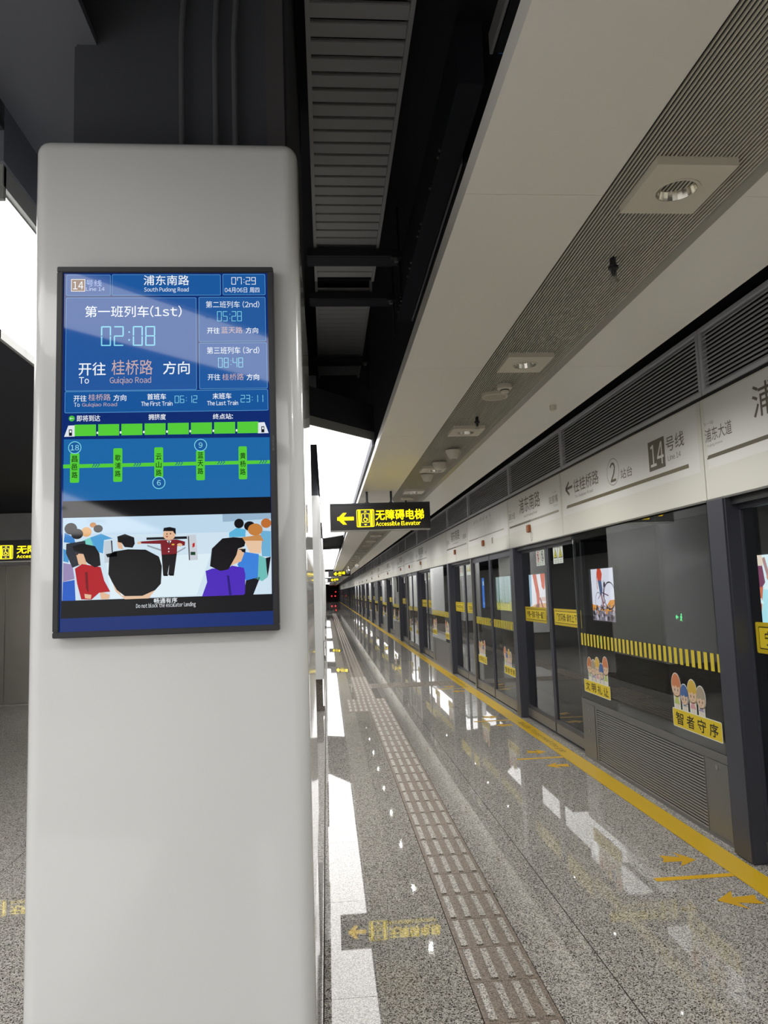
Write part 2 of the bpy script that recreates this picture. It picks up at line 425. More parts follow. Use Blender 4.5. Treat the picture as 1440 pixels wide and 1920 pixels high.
# luminous ceilings
ZL = 3.17
def clip(poly, axis, val, keep_less):
    out = []
    for i in range(len(poly)):
        p, q = poly[i], poly[(i+1) % len(poly)]
        ip = (p[axis] <= val) == keep_less or p[axis] == val; iq = (q[axis] <= val) == keep_less or q[axis] == val
        if ip: out.append(p)
        if ip != iq:
            t = (val-p[axis])/(q[axis]-p[axis]); out.append((p[0]+t*(q[0]-p[0]), p[1]+t*(q[1]-p[1])))
    return out
def luminous(polys, label, yj0=7.755, pitch=1.09, edge=None):
    e = empty('luminous_ceiling', (0,0,ZL), label=label, cat='ceiling light', group='luminous ceilings over the platform')
    for poly in polys:
        y0 = min(p[1] for p in poly); y1 = max(p[1] for p in poly)
        k = math.floor((y0-yj0)/pitch)
        while yj0+k*pitch < y1:
            a, b = yj0+k*pitch+0.011, yj0+(k+1)*pitch-0.011
            c = clip(clip(poly, 1, a, False), 1, b, True) if True else poly
            k += 1
            if len(c) < 3: continue
            ar = abs(sum(c[i][0]*c[(i+1)%len(c)][1]-c[(i+1)%len(c)][0]*c[i][1] for i in range(len(c))))/2
            if ar < 0.002: continue
            MB().prism(c, 0, 0.02).build('luminous_panel', m_glow, e)
        MB().prism([(p[0], p[1]) for p in poly], 0.045, 0.06).build('backing_sheet', m_psd2, e)
    for seg in (edge or []):
        (xa, ya), (xb, yb2), h0, h1, mm = seg
        dx, dy = xb-xa, yb2-ya; l = math.hypot(dx, dy); nx, ny = -dy/l*0.02, dx/l*0.02
        MB().prism([(xa,ya),(xb,yb2),(xb+nx,yb2+ny),(xa+nx,ya+ny)], h0-ZL, h1-ZL).build('edge_profile' if mm is m_frame else 'fascia', mm, e)
    return e
LX = -1.77
def pcs(x0, y0, x1, y1): return [(x0,y0),(x1,y0),(x1,y1),(x0,y1)]
luminous([[(-0.06, 6.51), (0.505, 7.18), (0.505, 19.4), (-0.06, 20.5)],
          [(-1.18, 5.2), (-0.06, 6.51), (-0.06, 7.5), (-1.18, 7.5)],
          pcs(LX, 2.73, -1.18, 7.5), pcs(-3.2, 2.73, LX, 4.1), pcs(LX, 13.1, -0.06, 16.0)],
         'luminous white ceiling beyond the near white column, cut diagonally at its near end',
         edge=[((-0.06,6.47),(0.51,7.15),3.13,3.21,m_frame), ((-1.2,5.14),(-0.06,6.47),3.13,3.21,m_frame), ((-1.2,5.14),(0.51,7.15),3.21,3.48,m_black),
               ((-1.18,2.70),(-1.18,5.2),3.17,3.22,m_frame), ((-1.16,2.70),(-1.16,5.2),3.20,3.28,m_frame), ((-1.15,2.68),(-1.15,5.2),3.28,3.6,m_soffit),
               ((-3.2,2.71),(-1.16,2.71),3.15,3.28,m_frame), ((-3.2,4.12),(LX,4.12),3.12,3.2,m_frame), ((LX,4.1),(LX,7.5),3.12,3.2,m_frame),
               ((0.505,7.15),(0.505,19.4),3.075,3.17,m_soffit), ((-0.06,20.52),(0.505,19.42),3.15,3.26,m_frame)])
# black openings round the columns and the dark soffit left of the lit strip
MB().box(-9, LX-0.02, 4.14, 20.4, 3.17, 3.2).build('dark_soffit', m_black, ceil)
MB().box(-9, -3.2, 1.6, 4.14, 3.17, 3.2).build('dark_soffit', m_black, ceil)
MB().box(LX, -0.05, 7.52, 13.08, 3.9, 3.93).build('dark_soffit', m_black, ceil)
MB().box(-0.05, -0.03, 7.52, 13.08, 3.2, 3.9).build('opening_side', m_black, ceil)
MB().prism([(-3.2,-1.0),(0.9,-1.0),(0.9,-1.2),(-3.2,-1.2)], 3.19, 4.5).build('dark_soffit', m_black, ceil)
bays = [(25.53, 47.9), (53.0, 75.0), (80.5, 102.0), (108.0, 130.0)]
names = ['second luminous ceiling bay, seen just above the hanging exit sign', 'third luminous ceiling bay, a small bright patch over the exit signs', 'fourth luminous ceiling bay, far down the platform', 'farthest luminous ceiling bay before the end wall']
prev = 20.5
for (a, b), nm in zip(bays, names):
    luminous([[(-1.2, a+0.9), (0.505, a), (0.505, b), (-1.2, b+0.9)]], nm, yj0=a+0.4,
             edge=[((-1.2,a+0.86),(0.51,a-0.04),3.15,3.3,m_frame), ((0.505,a),(0.505,b),3.075,3.17,m_soffit)])
    MB().prism([(-9,prev+1.0),(0.98,prev),(0.98,a-0.06),(-9,a+1.1)], 3.25, 3.28).build('dark_soffit', m_black, ceil)
    MB().box(-9, -1.22, a+0.9, b+0.9, 3.19, 3.22).build('dark_soffit', m_black, ceil)
    prev = b
MB().prism([(-9,prev+1.0),(0.98,prev),(0.98,Y1),(-9,Y1)], 3.25, 3.28).build('dark_soffit', m_black, ceil)
# bay over and behind the photographer (outside the frame: diagonal band shows in the screen, straight strip is added fill light)
luminous([[(-3.2, 3.0-0.1), (-3.19, 2.2), (0.5, -0.9), (0.5, -0.3), (-1.9, 1.75)][0:0] or [(-2.4, 2.25), (-2.4, 1.25), (0.45, -1.75), (0.45, -0.85)],
          pcs(-0.25, -13.0, 0.45, -2.2)], 'luminous ceiling bay behind the photographer with an added fill strip, out of the frame', yj0=-9.5)
luminous([pcs(-8.5, -13.0, -3.7, 1.5)], 'wide luminous fill ceiling added over the far side of the platform, out of the frame', yj0=-13)  # added, unseen: fill light for the column and headers, clear of the screen's reflection
def added_fill_row():  # added lamps out of view, to raise the bounce light on the platform
    for k in range(5):
        e = empty('downlight', (-4.3, -10+2.2*k, 3.14), label='square fill downlight added over the far side of the platform, out of the frame', cat='ceiling light', group='added fill downlights over the far side')
        for nm, (me, _) in dm.items(): obj_from(me, nm, e)
        o = bpy.data.objects.new('beam', beam_d); COL.objects.link(o); o.parent = e; o.location = (0, 0, -0.03)

# ------------------------------------------------------------------ open plenum above the dark part of the ceiling
def cable_tray(x0, x1, z, y0, y1, pitch, label):
    e = empty('cable_tray', (x0, y0, z), label=label, cat='cable tray', group='cable trays above the platform')
    L = y1-y0
    for x in (0, x1-x0-0.022): MB().box(x, x+0.022, 0, L, -0.01, 0.09).build('side_rail', m_tray, e, bevel=0.002)
    rm = MB().add([(0.02,0.0,0.012),(x1-x0-0.02,0.0,0.012),(x1-x0-0.02,pitch*0.66,0.0),(0.02,pitch*0.66,0.0),(0.02,0.0,0.03),(x1-x0-0.02,0.0,0.03),(x1-x0-0.02,pitch*0.80,0.03),(0.02,pitch*0.80,0.03)],
                  [(0,3,2,1),(4,5,6,7),(0,1,5,4),(1,2,6,5),(2,3,7,6),(3,0,4,7)]).mesh('tray_rung', m_tray, bevel=0.003)
    n = int(L/pitch)
    for k in range(n): obj_from(rm, 'tray_rung', e, (0, k*pitch+0.01, 0))
    MB().box(0.0, x1-x0, 0, L, 0.10, 0.105).build('tray_cover', m_black, e)
    return e
cable_tray(-0.03, 0.455, 4.2, 1.6, 5.85, 0.114, 'long grey ribbed cable tray above the dark gap, nearest the camera')
cable_tray(-0.03, 0.455, 4.2, 6.05, 8.6, 0.114, 'shorter ribbed cable tray behind the second cross channel')
for k, (yy, zz, xb) in enumerate([(5.25, 4.12, 0.60), (6.05, 4.12, 0.63), (7.75, 4.12, 0.50)]):
    e = empty('cross_channel', (-0.08, yy, zz), label=['black cross channel with bolted end, under the long cable tray', 'black cross channel with bolted end, second one under the tray joint', 'black cross channel farthest away, above the diagonal edge of the white ceiling'][k], cat='bracket', group='channels carrying the cable trays')
    MB().profile_y([(0,0),(0.001,0),(0.001,0.001)], 0, 0.001)
    MB().box(0, xb+0.1, 0, 0.16, 0.0, 0.05).build('channel', m_black, e, bevel=0.003)
    MB().box(0, xb+0.06, -0.03, -0.012, -0.004, 0.05).build('channel_lip', m_steel, e, bevel=0.003)
    MB().box(xb+0.02, xb+0.10, -0.045, 0.02, -0.02, 0.02).build('end_clamp', m_steel, e, bevel=0.004)
    MB().lathe([(0.018,-0.045),(0.02,-0.03),(0.02,-0.02)], xb+0.06, -0.015, 10).build('bolt', m_bolt, e)
    MB().lathe([(0.01,-0.30),(0.01,0.4)], xb+0.085, 0.03, 8).build('threaded_rod', m_steel, e)
def channel(x, y, z, ln, label):
    e = empty('cable_duct', (x, y-ln, z), label=label, cat='cable duct', group='cable ducts beside the ceiling panel')
    MB().box(0, 0.12, 0, ln, 0, 0.12).build('duct_body', m_steel, e, bevel=0.003)
    MB().box(-0.025, -0.01, 0, ln, -0.01, 0.10).build('side_lip', m_tray, e, bevel=0.002)
    MB().box(0.02, 0.062, ln, ln+0.006, 0.0, 0.05).build('end_cap', m_blue, e)
    MB().box(0.062, 0.16, ln, ln+0.008, 0.0, 0.05).build('end_bracket', m_soffit, e)
    return e
channel(0.87, 3.24, 4.2, 2.4, 'black cable duct end with a blue cap, at the top beside the ceiling panel')
channel(0.895, 6.75, 4.2, 2.6, 'black cable duct end with a blue cap, farther along beside the ceiling panel')
# side strip with hangers right of the tray
hb = empty('hanger_rail', (0.66, 3.4, 4.0), label='black rail with small shiny bolts right of the cable tray', cat='bracket')
MB().box(0.06, 0.195, 0, 3.3, 0.16, 0.5).build('rail', m_black, hb, bevel=0.003)
bm_ = MB().lathe([(0.006,-0.01),(0.008,0.0)], 0, 0, 8).mesh('bolt', m_bolt)
for yy in (0.55, 0.62, 0.95, 1.4, 1.5, 1.58, 2.0, 2.1, 2.25, 2.75, 2.85, 3.0): obj_from(bm_, 'bolt', hb, (0.05, yy, 0.15))

# dark soffit left of the column top, core of the near column with conduits
MB().box(-1.15, -0.72, -1.2, 5.2, 3.5, 3.53).build('dark_soffit', m_soffit, ceil)
MB().prism([(-3.6,-1.0),(-1.15,-1.0),(-1.15,2.68),(-3.6,2.68)], 3.4, 3.43).build('dark_soffit', m_black, ceil)
MB().box(1.95, 1.97, Y0, Y1, 3.25, 4.5).build('hidden_plenum_wall', m_black, ceil)

# ------------------------------------------------------------------ columns
XC0, XC1 = -0.858, -0.058
def column_meshes():
    front = MB().box(XC0, XC1, 0, 0.16, 0.44, 3.07).mesh('front_cladding', m_white, bevel=0.0)
    bm = bmesh.new(); bm.from_mesh(front)
    es = [e for e in bm.edges if (abs(e.verts[0].co.z-e.verts[1].co.z) > 1) or (e.verts[0].co.z > 3 and e.verts[1].co.z > 3)]
    bmesh.ops.bevel(bm, geom=es, offset=0.045, segments=6, affect='EDGES', profile=0.5); bm.to_mesh(front); bm.free()
    for p in front.polygons: p.use_smooth = True
    front.set_sharp_from_angle(angle=0.5)
    return {
     'front_cladding': front,
     'side_cladding': MB().box(XC0+0.014, XC1-0.014, 0.164, 2.1, 0.44, 3.07).mesh('side_cladding', m_white, bevel=0.01, smooth=True),
     'plinth': MB().box(XC0+0.02, XC1-0.026, 0.05, 2.08, 0.0, 0.44).mesh('plinth', m_dgran),
     'skirting': MB().box(XC0, XC1, 0.0, 2.38, 0.0, 0.07).mesh('skirting', m_dgran, bevel=0.004),
     'column_core': MB().box(-0.795, -0.085, 0.16, 2.1, 3.07, 4.6).mesh('column_core', mat('core_grey', (70, 73, 80), rough=0.7), bevel=0.01)}
cm = column_meshes()
clabels = ['near white enamelled column carrying the train information screen', 'second white column, a narrow pale strip right behind the near column', 'third white column down the platform, thin strip behind the second']
columns = []
for n in range(16):
    lab = clabels[n] if n < 3 else 'distant white platform column hidden in line behind the nearer columns'
    e = empty('column', (0, 2.2+8.5*n, 0), label=lab, cat='column', group='white columns along the platform')
    for k, me in cm.items(): obj_from(me, k, e)
    columns.append(e)
e0 = columns[0]
m_pipe = mat('conduit_dark', (88, 90, 95), rough=0.6)
for (xa, xb2) in ((-0.40, -0.435), (-0.315, -0.325), (-0.245, -0.262)):
    MB().tube([(xa+0.02, 0.12, 4.55), (xa, 0.13, 4.0), (xb2+0.01, 0.13, 3.7), (xb2, 0.13, 3.5), (xb2, 0.13, 3.07)], 0.010, 10).build('conduit', m_pipe, e0, smooth=True)
MB().box(-0.16, -0.10, 0.14, 0.16, 3.07, 4.6).build('core_strip', mat('rusty_strip', (78, 74, 78), rough=0.7), e0)

# ------------------------------------------------------------------ information screen on the near column
scr = empty('information_screen', (-0.46, 2.17, 2.1), label='tall blue train arrival screen in a black frame on the near white column', cat='screen')
A = Art((-0.46, 2.166, 2.1), (1,0,0), (0,0,1), 0.00012)
def at1(X, Y): return A.at(100+X*0.29861, 490+Y*0.29861)
def at2(X, Y): return A.at(100+X*0.29861, 760+Y*0.29861)
o0 = A.at(108, 502); o1 = A.at(524, 1182); o2 = A.at(100, 1197); o3 = A.at(512, 502)
SX_0, SX_1 = (o0[0]+o2[0])/2, (o1[0]+o3[0])/2
SB, ST = (o1[1]+o2[1])/2, (o0[1]+o3[1])/2
BW = 0.017
fr = MB()
ox, oz = 0, 0
for (a0, a1, b0, b1) in ((SX_0, SX_1, ST-BW, ST), (SX_0, SX_1, SB, SB+BW), (SX_0, SX_0+BW, SB+BW, ST-BW), (SX_1-BW, SX_1, SB+BW, ST-BW)):
    fr.box(a0, a1, -0.012, 0.03, b0, b1)
fr.build('bezel', m_bezel, scr, bevel=0.002)
MB().box(SX_0+0.004, SX_1-0.004, -0.002, 0.03, SB+0.004, ST-0.004).build('screen_back', m_psd2, scr)
cbg, cpan, cedge, wht, cyan = (14, 44, 112), (28, 88, 158), (86, 150, 205), (238, 244, 250), (132, 214, 236)
pink, green, navy = (206, 176, 176), (86, 205, 58), (14, 30, 88)
x0, x1 = SX_0+BW-0.001, SX_1-BW+0.001
A.rect(x0, SB+BW, x1, ST-BW, cbg, 0)
def panel(X0, Y0_, X1, Y1_, f=at1, c=cpan, edge=True):
    a0, b1 = f(X0, Y0_); a1, b0 = f(X1, Y1_)
    a1 = min(a1, x1-0.003)
    if edge: A.rrect(a0, b0, a1, b1, 0.004, cedge, 1)
    A.rrect(a0+0.0016, b0+0.0016, a1-0.0016, b1-0.0016, 0.003, c, 2)
def T(s, X0, Y0_, X1, Y1_, c=wht, f=at1, bold=0.0, L=4):
    a0, b1 = f(X0, Y0_); a1, b0 = f(X1, Y1_); A.text(s, a0, b0, a1, b1, c, L, bold)
panel(82, 84, 360, 216, c=(52, 92, 160)); panel(368, 82, 1052, 214); panel(1062, 80, 1332, 212)
panel(80, 228, 902, 806, c=(38, 88, 158)); panel(912, 224, 1336, 502, c=(36, 90, 158)); panel(914, 512, 1346, 798, c=(34, 90, 160)); panel(72, 818, 1350, 936, c=(24, 86, 156))
a0, b1 = at1(112, 112); a1, b0 = at1(200, 190); A.rect(a0, b0, a1, b1, (225, 220, 214), 3); A.rect(a0+0.002, b0+0.002, a1-0.002, b1-0.002, (140, 112, 92), 4)
T('14', 124, 128, 188, 176, L=5); T('号线', 206, 116, 304, 158, (170, 190, 235)); T('Line 14', 207, 162, 322, 186, (200, 210, 240))
T('浦东南路', 568, 88, 852, 150, bold=0.006); T('South Pudong Road', 570, 163, 850, 198)
T('04月06日 周四', 1076, 165, 1294, 197)
T('第一班列车（1st）'.replace('（', '(').replace('）', ')'), 200, 280, 806, 350, bold=0.004)
T('第二班列车 (2nd)', 958, 250, 1294, 292); T('第三班列车 (3rd)', 964, 538, 1294, 580)
T('开往', 160, 636, 328, 716, bold=0.008); T('桂桥路', 366, 620, 624, 712, pink); T('方向', 690, 630, 856, 708, bold=0.008)
T('To', 162, 728, 224, 768, bold=0.006); T('Guiqiao Road', 354, 726, 614, 774, pink)
T('开往', 966, 416, 1044, 454, bold=0.008); T('蓝天路', 1054, 412, 1188, 452, pink); T('方向', 1208, 416, 1286, 452, bold=0.008)
T('开往', 970, 708, 1048, 746, bold=0.008); T('桂桥路', 1060, 706, 1196, 746, pink); T('方向', 1214, 708, 1292, 746, bold=0.008)
T('开往', 128, 842, 208, 880, bold=0.008); T('桂桥路', 220, 834, 360, 874, pink); T('方向', 378, 838, 458, 876, bold=0.008)
T('To', 130, 888, 166, 914); T('Guiqiao Road', 180, 888, 400, 916, pink)
T('首班车', 590, 832, 708, 868, bold=0.012); T('The First Train', 552, 880, 748, 906, bold=0.01)
T('末班车', 1000, 828, 1118, 864, bold=0.012); T('The Last Train', 966, 876, 1160, 902, bold=0.01)
T('即将到达', 148, 968, 294, 1004, bold=0.01); T('拥挤度', 598, 960, 706, 994, bold=0.012); T('终点站:', 1002, 958, 1128, 990, bold=0.012)
SEG = {'0':'abcdef','1':'bc','2':'abged','3':'abgcd','4':'fgbc','5':'afgcd','6':'afgedc','7':'abcf','8':'abcdefg','9':'abfgcd'}
def seg7(s, X0, Y0_, X1, Y1_, c=cyan, slots=None):
    a0, b1 = at1(X0, Y0_); a1, b0 = at1(X1, Y1_); n = 5; cw = (a1-a0)/4.35; h = b1-b0
    xs = [0, 1.02, 2.05, 2.55, 3.55] if slots is None else slots
    for ch, x in zip(s, xs):
        p = a0+x*cw*0.97; wd = cw*0.78; t = min(wd, h)*0.13
        if ch == ':':
            for yy in (0.3, 0.7): A.rect(p+wd*0.18, b0+h*yy-t*0.6, p+wd*0.18+t*1.2, b0+h*yy+t*0.6, c, 4)
            continue
        g = t*0.35
        R = {'a':(p+g,b1-t,p+wd-g,b1),'d':(p+g,b0,p+wd-g,b0+t),'g':(p+g,b0+h/2-t/2,p+wd-g,b0+h/2+t/2),
             'f':(p,b0+h/2+g,p+t,b1-g),'e':(p,b0+g,p+t,b0+h/2-g),'b':(p+wd-t,b0+h/2+g,p+wd,b1-g),'c':(p+wd-t,b0+g,p+wd,b0+h/2-g)}
        for q in SEG[ch]: A.rect(*R[q], c, 4)
seg7('07:29', 1118, 100, 1276, 146, wht); seg7('02:08', 300, 408, 650, 530); seg7('05:28', 1028, 314, 1188, 376); seg7('08:48', 1034, 606, 1196, 666)
seg7('06:12', 762, 844, 908, 888); seg7('23:11', 1176, 840, 1322, 884)
# crowding diagram: train of eight cars
a, b = at1(116, 987); A.ell(a, b, 0.0085, 0.0085, (70, 190, 60), 3); A.line((a-0.005, b), (a+0.005, b), 0.0012, wht, 4); A.line((a-0.005, b), (a-0.002, b+0.003), 0.0012, wht, 4); A.line((a-0.005, b), (a-0.002, b-0.003), 0.0012, wht, 4)
def q(X, Y): return at1(X, Y)
A.poly([q(94, 1032), q(134, 1030), q(134, 1100), q(68, 1102)], (226, 232, 240), 2)
A.poly([q(1284, 1012), q(1326, 1010), q(1352, 1078), q(1284, 1080)], (226, 232, 240), 2)
A.poly([q(98,1056), q(118,1056), q(118,1096), q(98,1096)], (20,24,30), 3); A.poly([q(1306,1036), q(1325,1036), q(1325,1074), q(1306,1074)], (20,24,30), 3)
A.poly([q(103,1062), q(114,1062), q(114,1076), q(103,1076)], wht, 4); A.poly([q(1311,1042), q(1321,1042), q(1321,1054), q(1311,1054)], wht, 4)
for k in range(8):
    xa, xb = 134+k*145.6, 134+k*145.6+134
    if k: xa += 2
    dy = -k*2.6
    A.poly([q(xa, 1026+dy), q(xb, 1024+dy), q(xb, 1096+dy), q(xa, 1098+dy)], green, 2)
    if k < 7: A.poly([q(xb+4, 1070+dy), q(xb+14, 1070+dy), q(xb+14, 1084+dy), q(xb+4, 1084+dy)], wht, 3)
# line diagram
def q3(X, Y): return at2(X, Y)
A.poly([q3(66, 214), q3(1358, 200), q3(1362, 574), q3(62, 602)], (30, 104, 168), 1)
A.poly([q3(62, 372), q3(1360, 344), q3(1360, 366), q3(62, 396)], green, 2)
for X, Y0_, Y1_, nm, num, ny in ((134, 300, 486, '昌邑路', '18', 266), (405, 270, 480, '歇浦路', None, 0), (662, 264, 452, '云山路', '6', 486), (924, 284, 470, '蓝天路', '9', 250), (1190, 258, 464, '黄杨路', None, 0)):
    a0, b1 = q3(X-28, Y0_); a1, b0 = q3(X+28, Y1_); A.rrect(a0, b0, a1, b1, 0.004, green, 3)
    top = (Y0_+18 if Y0_ >= 300 or num != '18' else Y0_+12) + (22 if X in (405, 662, 1190) else 0)
    if X == 134: top = 318
    if X == 924: top = 294
    for k, ch in enumerate(nm): T(ch, X-17, top+k*50, X+17, top+k*50+38, (14, 40, 16), q3, 0.012, 5)
    if num:
        a, b = q3(X+1, ny); A.ell(a, b, 0.0185, 0.0185, (28, 92, 158), 4); A.ring(a, b, 0.0185, 0.0185, 0.0022, (130, 220, 235), 5)
        A.texth(num, a, b-0.008, 0.016, (150, 228, 240), 6, center=True)
for X in (272, 532, 794, 1058, 1322):
    for k in range(3):
        Yc = 376 - (X-134)*0.0216
        for dx in (0,):
            A.line(q3(X-28+k*16, Yc-14), q3(X-14+k*16, Yc), 0.0022, (30, 92, 160), 4); A.line(q3(X-14+k*16, Yc), q3(X-28+k*16, Yc+14), 0.0022, (30, 92, 160), 4)
# video picture
blk = (12, 12, 16)
A.poly([q3(58, 604), q3(1366, 574), q3(1380, 1290), q3(46, 1340)], blk, 1)
A.poly([q3(60, 708), q3(1366, 676), q3(1372, 1184), q3(54, 1228)], (206, 226, 240), 2)
A.poly([q3(60, 708), q3(1366, 676), q3(1366, 790), q3(60, 820)], (190, 216, 236), 3)
A.poly([q3(330, 960), q3(990, 930), q3(900, 1190), q3(360, 1215)], (222, 238, 246), 3)
A.poly([q3(1062, 684), q3(1366, 676), q3(1366, 712), q3(1064, 732)], (150, 180, 204), 4)
def P2(pts, c, L): A.poly([q3(*p) for p in pts], c, L)
skin, hair, org = (226, 184, 150), (16, 14, 18), (196, 128, 62)
def EL(X, Y, rx, ry, c, L, rot=0):
    a, b = q3(X, Y); A.ell(a, b, rx*0.000464, ry*0.000464, c, L, rot=rot)
# gates
P2([(585,830),(850,822),(850,838),(585,845)], (20,22,26), 4)
P2([(318,855),(362,848),(372,985),(322,990)], (196,206,216), 5); P2([(362,848),(372,985),(378,985),(370,850)], (30,34,40), 6)
P2([(838,815),(895,812),(908,970),(852,974)], (200,206,214), 5); P2([(846,822),(852,972),(858,972),(852,822)], (30,34,40), 6); P2([(874,868),(888,862),(888,885),(874,895)], (190,30,34), 6); P2([(862,920),(892,920),(892,940),(862,940)], (24,60,40), 6)
P2([(590,876),(680,905),(676,915),(590,886)], (150,160,168), 5); P2([(830,888),(776,920),(776,928),(830,898)], (150,160,168), 5)
# background people
EL(110,775,38,36,hair,5); EL(150,808,36,32,hair,6); EL(282,775,28,24,hair,6); EL(250,752,20,16,org,5); EL(208,795,32,30,(222,170,110),5)
P2([(72,800),(130,830),(140,870),(66,860)], (58,130,200), 4); P2([(82,870),(200,850),(222,980),(120,1020),(80,930)], (44,48,58), 7)
P2([(232,830),(300,806),(372,836),(318,846),(312,930),(262,916)], (80,160,214), 5); P2([(182,850),(232,830),(262,880),(214,890)], (120,206,196), 5)
EL(1166,742,30,30,hair,6); EL(1232,758,34,30,hair,5); EL(1268,780,46,38,org,7); EL(1336,740,32,30,(190,110,50),6)
P2([(1104,800),(1150,770),(1208,780),(1206,826),(1104,828)], (90,180,220), 5); P2([(1300,786),(1366,790),(1366,950),(1310,948)], (110,176,214), 5)
P2([(1180,830),(1300,812),(1322,852),(1200,856)], (200,140,80), 7); P2([(1196,850),(1310,850),(1304,930),(1236,926)], (232,196,164), 8)
P2([(1200,920),(1290,934),(1284,1080),(1210,1100),(1156,1000)], (60,130,220), 8); P2([(1280,936),(1334,960),(1344,1080),(1312,1104),(1244,1080)], (110,190,184), 7)
P2([(1210,1096),(1300,1076),(1256,1188),(1196,1190)], (14,16,24), 7); P2([(1330,960),(1366,950),(1346,1080)], (14,16,24), 5)
# station attendant in the middle
P2([(690,845),(776,842),(828,856),(826,880),(778,884),(776,935),(680,940),(674,870),(540,868),(540,856)], (122,26,36), 7)
P2([(680,938),(776,932),(758,1064),(722,1066),(728,1000),(716,1068),(690,1068)], hair, 7)
P2([(694,1066),(720,1060),(720,1072),(692,1072)], hair, 7); P2([(730,1060),(756,1060),(758,1070),(730,1070)], hair, 7)
EL(728,812,38,34,skin,8); P2([(690,792),(694,770),(730,764),(768,772),(770,812),(758,800),(752,790),(700,790)], hair, 9)
P2([(712,850),(742,850),(728,872)], wht, 8); P2([(722,852),(732,852),(730,872),(724,872)], hair, 9)
EL(714,808,4,4,hair,9); EL(736,806,4,4,hair,9); P2([(704,820),(724,822),(714,830)], (160,60,50), 9); EL(540,864,12,8,skin,8); EL(794,876,16,10,skin,8); EL(725,900,4,4,wht,8); EL(725,918,4,4,wht,8)
EL(752,874,9,5,(220,180,60),8)
# man pointing, foreground left of centre
P2([(400,850),(430,860),(440,905),(408,898)], skin, 7); P2([(402,824),(450,808),(508,830),(512,870),(498,894),(448,890),(430,864),(406,858)], hair, 8)
# big dark head
P2([(352,945),(380,918),(470,904),(580,906),(664,950),(682,1010),(676,1120),(640,1160),(560,1196),(450,1198),(400,1160),(370,1110),(346,1060)], (10,10,12), 10)
P2([(370,1105),(392,1120),(430,1196),(640,1160),(600,1212),(450,1218),(392,1170)], (226,190,160), 9)
P2([(330,935),(400,920),(400,948),(340,955)], (10,10,12), 10)
# red coat woman, left
P2([(120,886),(180,868),(262,884),(290,930),(298,1005),(262,1018),(214,990),(188,930),(130,912)], hair, 10)
P2([(142,930),(190,934),(212,1000),(160,1000)], skin, 9); P2([(136,1026),(182,996),(298,1016),(320,1100),(358,1170),(290,1176),(240,1220),(176,1218),(150,1120)], (176,20,32), 9)
P2([(200,1050),(216,1046),(222,1180),(206,1150)], (110,10,20), 10); P2([(290,1166),(356,1190),(350,1216),(300,1218)], skin, 8); P2([(196,1184),(240,1190),(236,1216),(200,1212)], skin, 10)
P2([(136,932),(160,930),(150,942)], hair, 11)
# figure in lilac and blue at the left edge
P2([(62,990),(120,1000),(134,1090),(60,1110)], (150,136,180), 6); P2([(60,1110),(134,1096),(140,1226),(56,1228)], (36,92,196), 6); P2([(62,900),(100,920),(96,988),(62,980)], (70,150,210), 5)
# purple coat woman, right
P2([(1062,836),(1130,828),(1186,832),(1206,860),(1200,885),(1160,900),(1150,940),(1100,1030),(1050,1040),(984,1010),(996,900)], hair, 10)
P2([(1120,930),(1186,890),(1198,930),(1180,980),(1110,1008)], skin, 9); P2([(1160,904),(1208,900),(1206,926),(1186,920),(1180,910)], (20,20,24), 11)
P2([(956,1040),(1000,1024),(1090,1030),(1120,1006),(1196,1020),(1206,1060),(1204,1180),(1196,1190),(934,1200),(966,1110)], (76,40,186), 9)
P2([(1090,1066),(1104,1070),(1120,1190),(1104,1192)], (40,20,120), 10)
T('畅通有序', 632, 1212, 778, 1240, wht, at2, 0.01, 4); T('Do not block the escalator landing', 520, 1246, 894, 1268, wht, at2, 0.0, 4)
A.build('screen_picture', 'screen', scr)
scr2 = scr.copy()
# maker's lettering low on the right of the bezel
ma = Art((-0.46, 2.1575, 2.1), (1,0,0), (0,0,1), 0.0002)
vs, fs, ar = glyphs('SKYWORTH')[:3]
ya0, ya1 = A.at(515, 818)[1], A.at(516, 846)[1]; xa = SX_1-0.011
ma.items.append(((120, 122, 126), 1, [(xa+(1-y)*-0.006+0.006, ya1+x*(ya0-ya1)) for x, y in vs], fs))
ma.build('maker_lettering', 'print', scr)
# the same screen on a column far down the platform
COL.objects.link(scr2)
for ch in list(scr.children)[:3]:
    c = ch.copy(); COL.objects.link(c); c.parent = scr2
scr2.location = (-0.46, 2.17+8.5*6, 2.1); scr2['label'] = 'far blue information screen, seen only as a reflection in the glass doors'

# ------------------------------------------------------------------ platform screen doors
XP = 2.46
HB, HT = 2.155, 2.80
BAY = 5.11; S0 = 4.57
def sliding_leaf(e, y0, y1, side, words, near_knob):
    lf = empty('door_leaf', (0.05, 0, 0), parent=e)
    f = MB(); f.box(0, 0.035, y0, y1, 0.03, 0.17); f.box(0, 0.035, y0, y1, 2.07, 2.12)
    f.box(0, 0.035, y0, y0+0.045, 0.17, 2.07); f.box(0, 0.035, y1-0.045, y1, 0.17, 2.07)
    f.build('leaf_frame', m_psd, lf, bevel=0.003)
    MB().box(0.014, 0.022, y0+0.04, y1-0.04, 0.165, 2.075).build('glass_pane', m_glass, lf)
    MB().box(-0.004, 0.0, y0+0.02, y1-0.02, 0.03, 0.13).build('kick_plate', m_kick, lf)
    if near_knob: MB().lathe([(0.016,-0.01),(0.016,0.01)], 0, 0, 12).build('door_release', m_stain, lf, loc=(-0.01, y0+0.03, 1.14))
    return lf
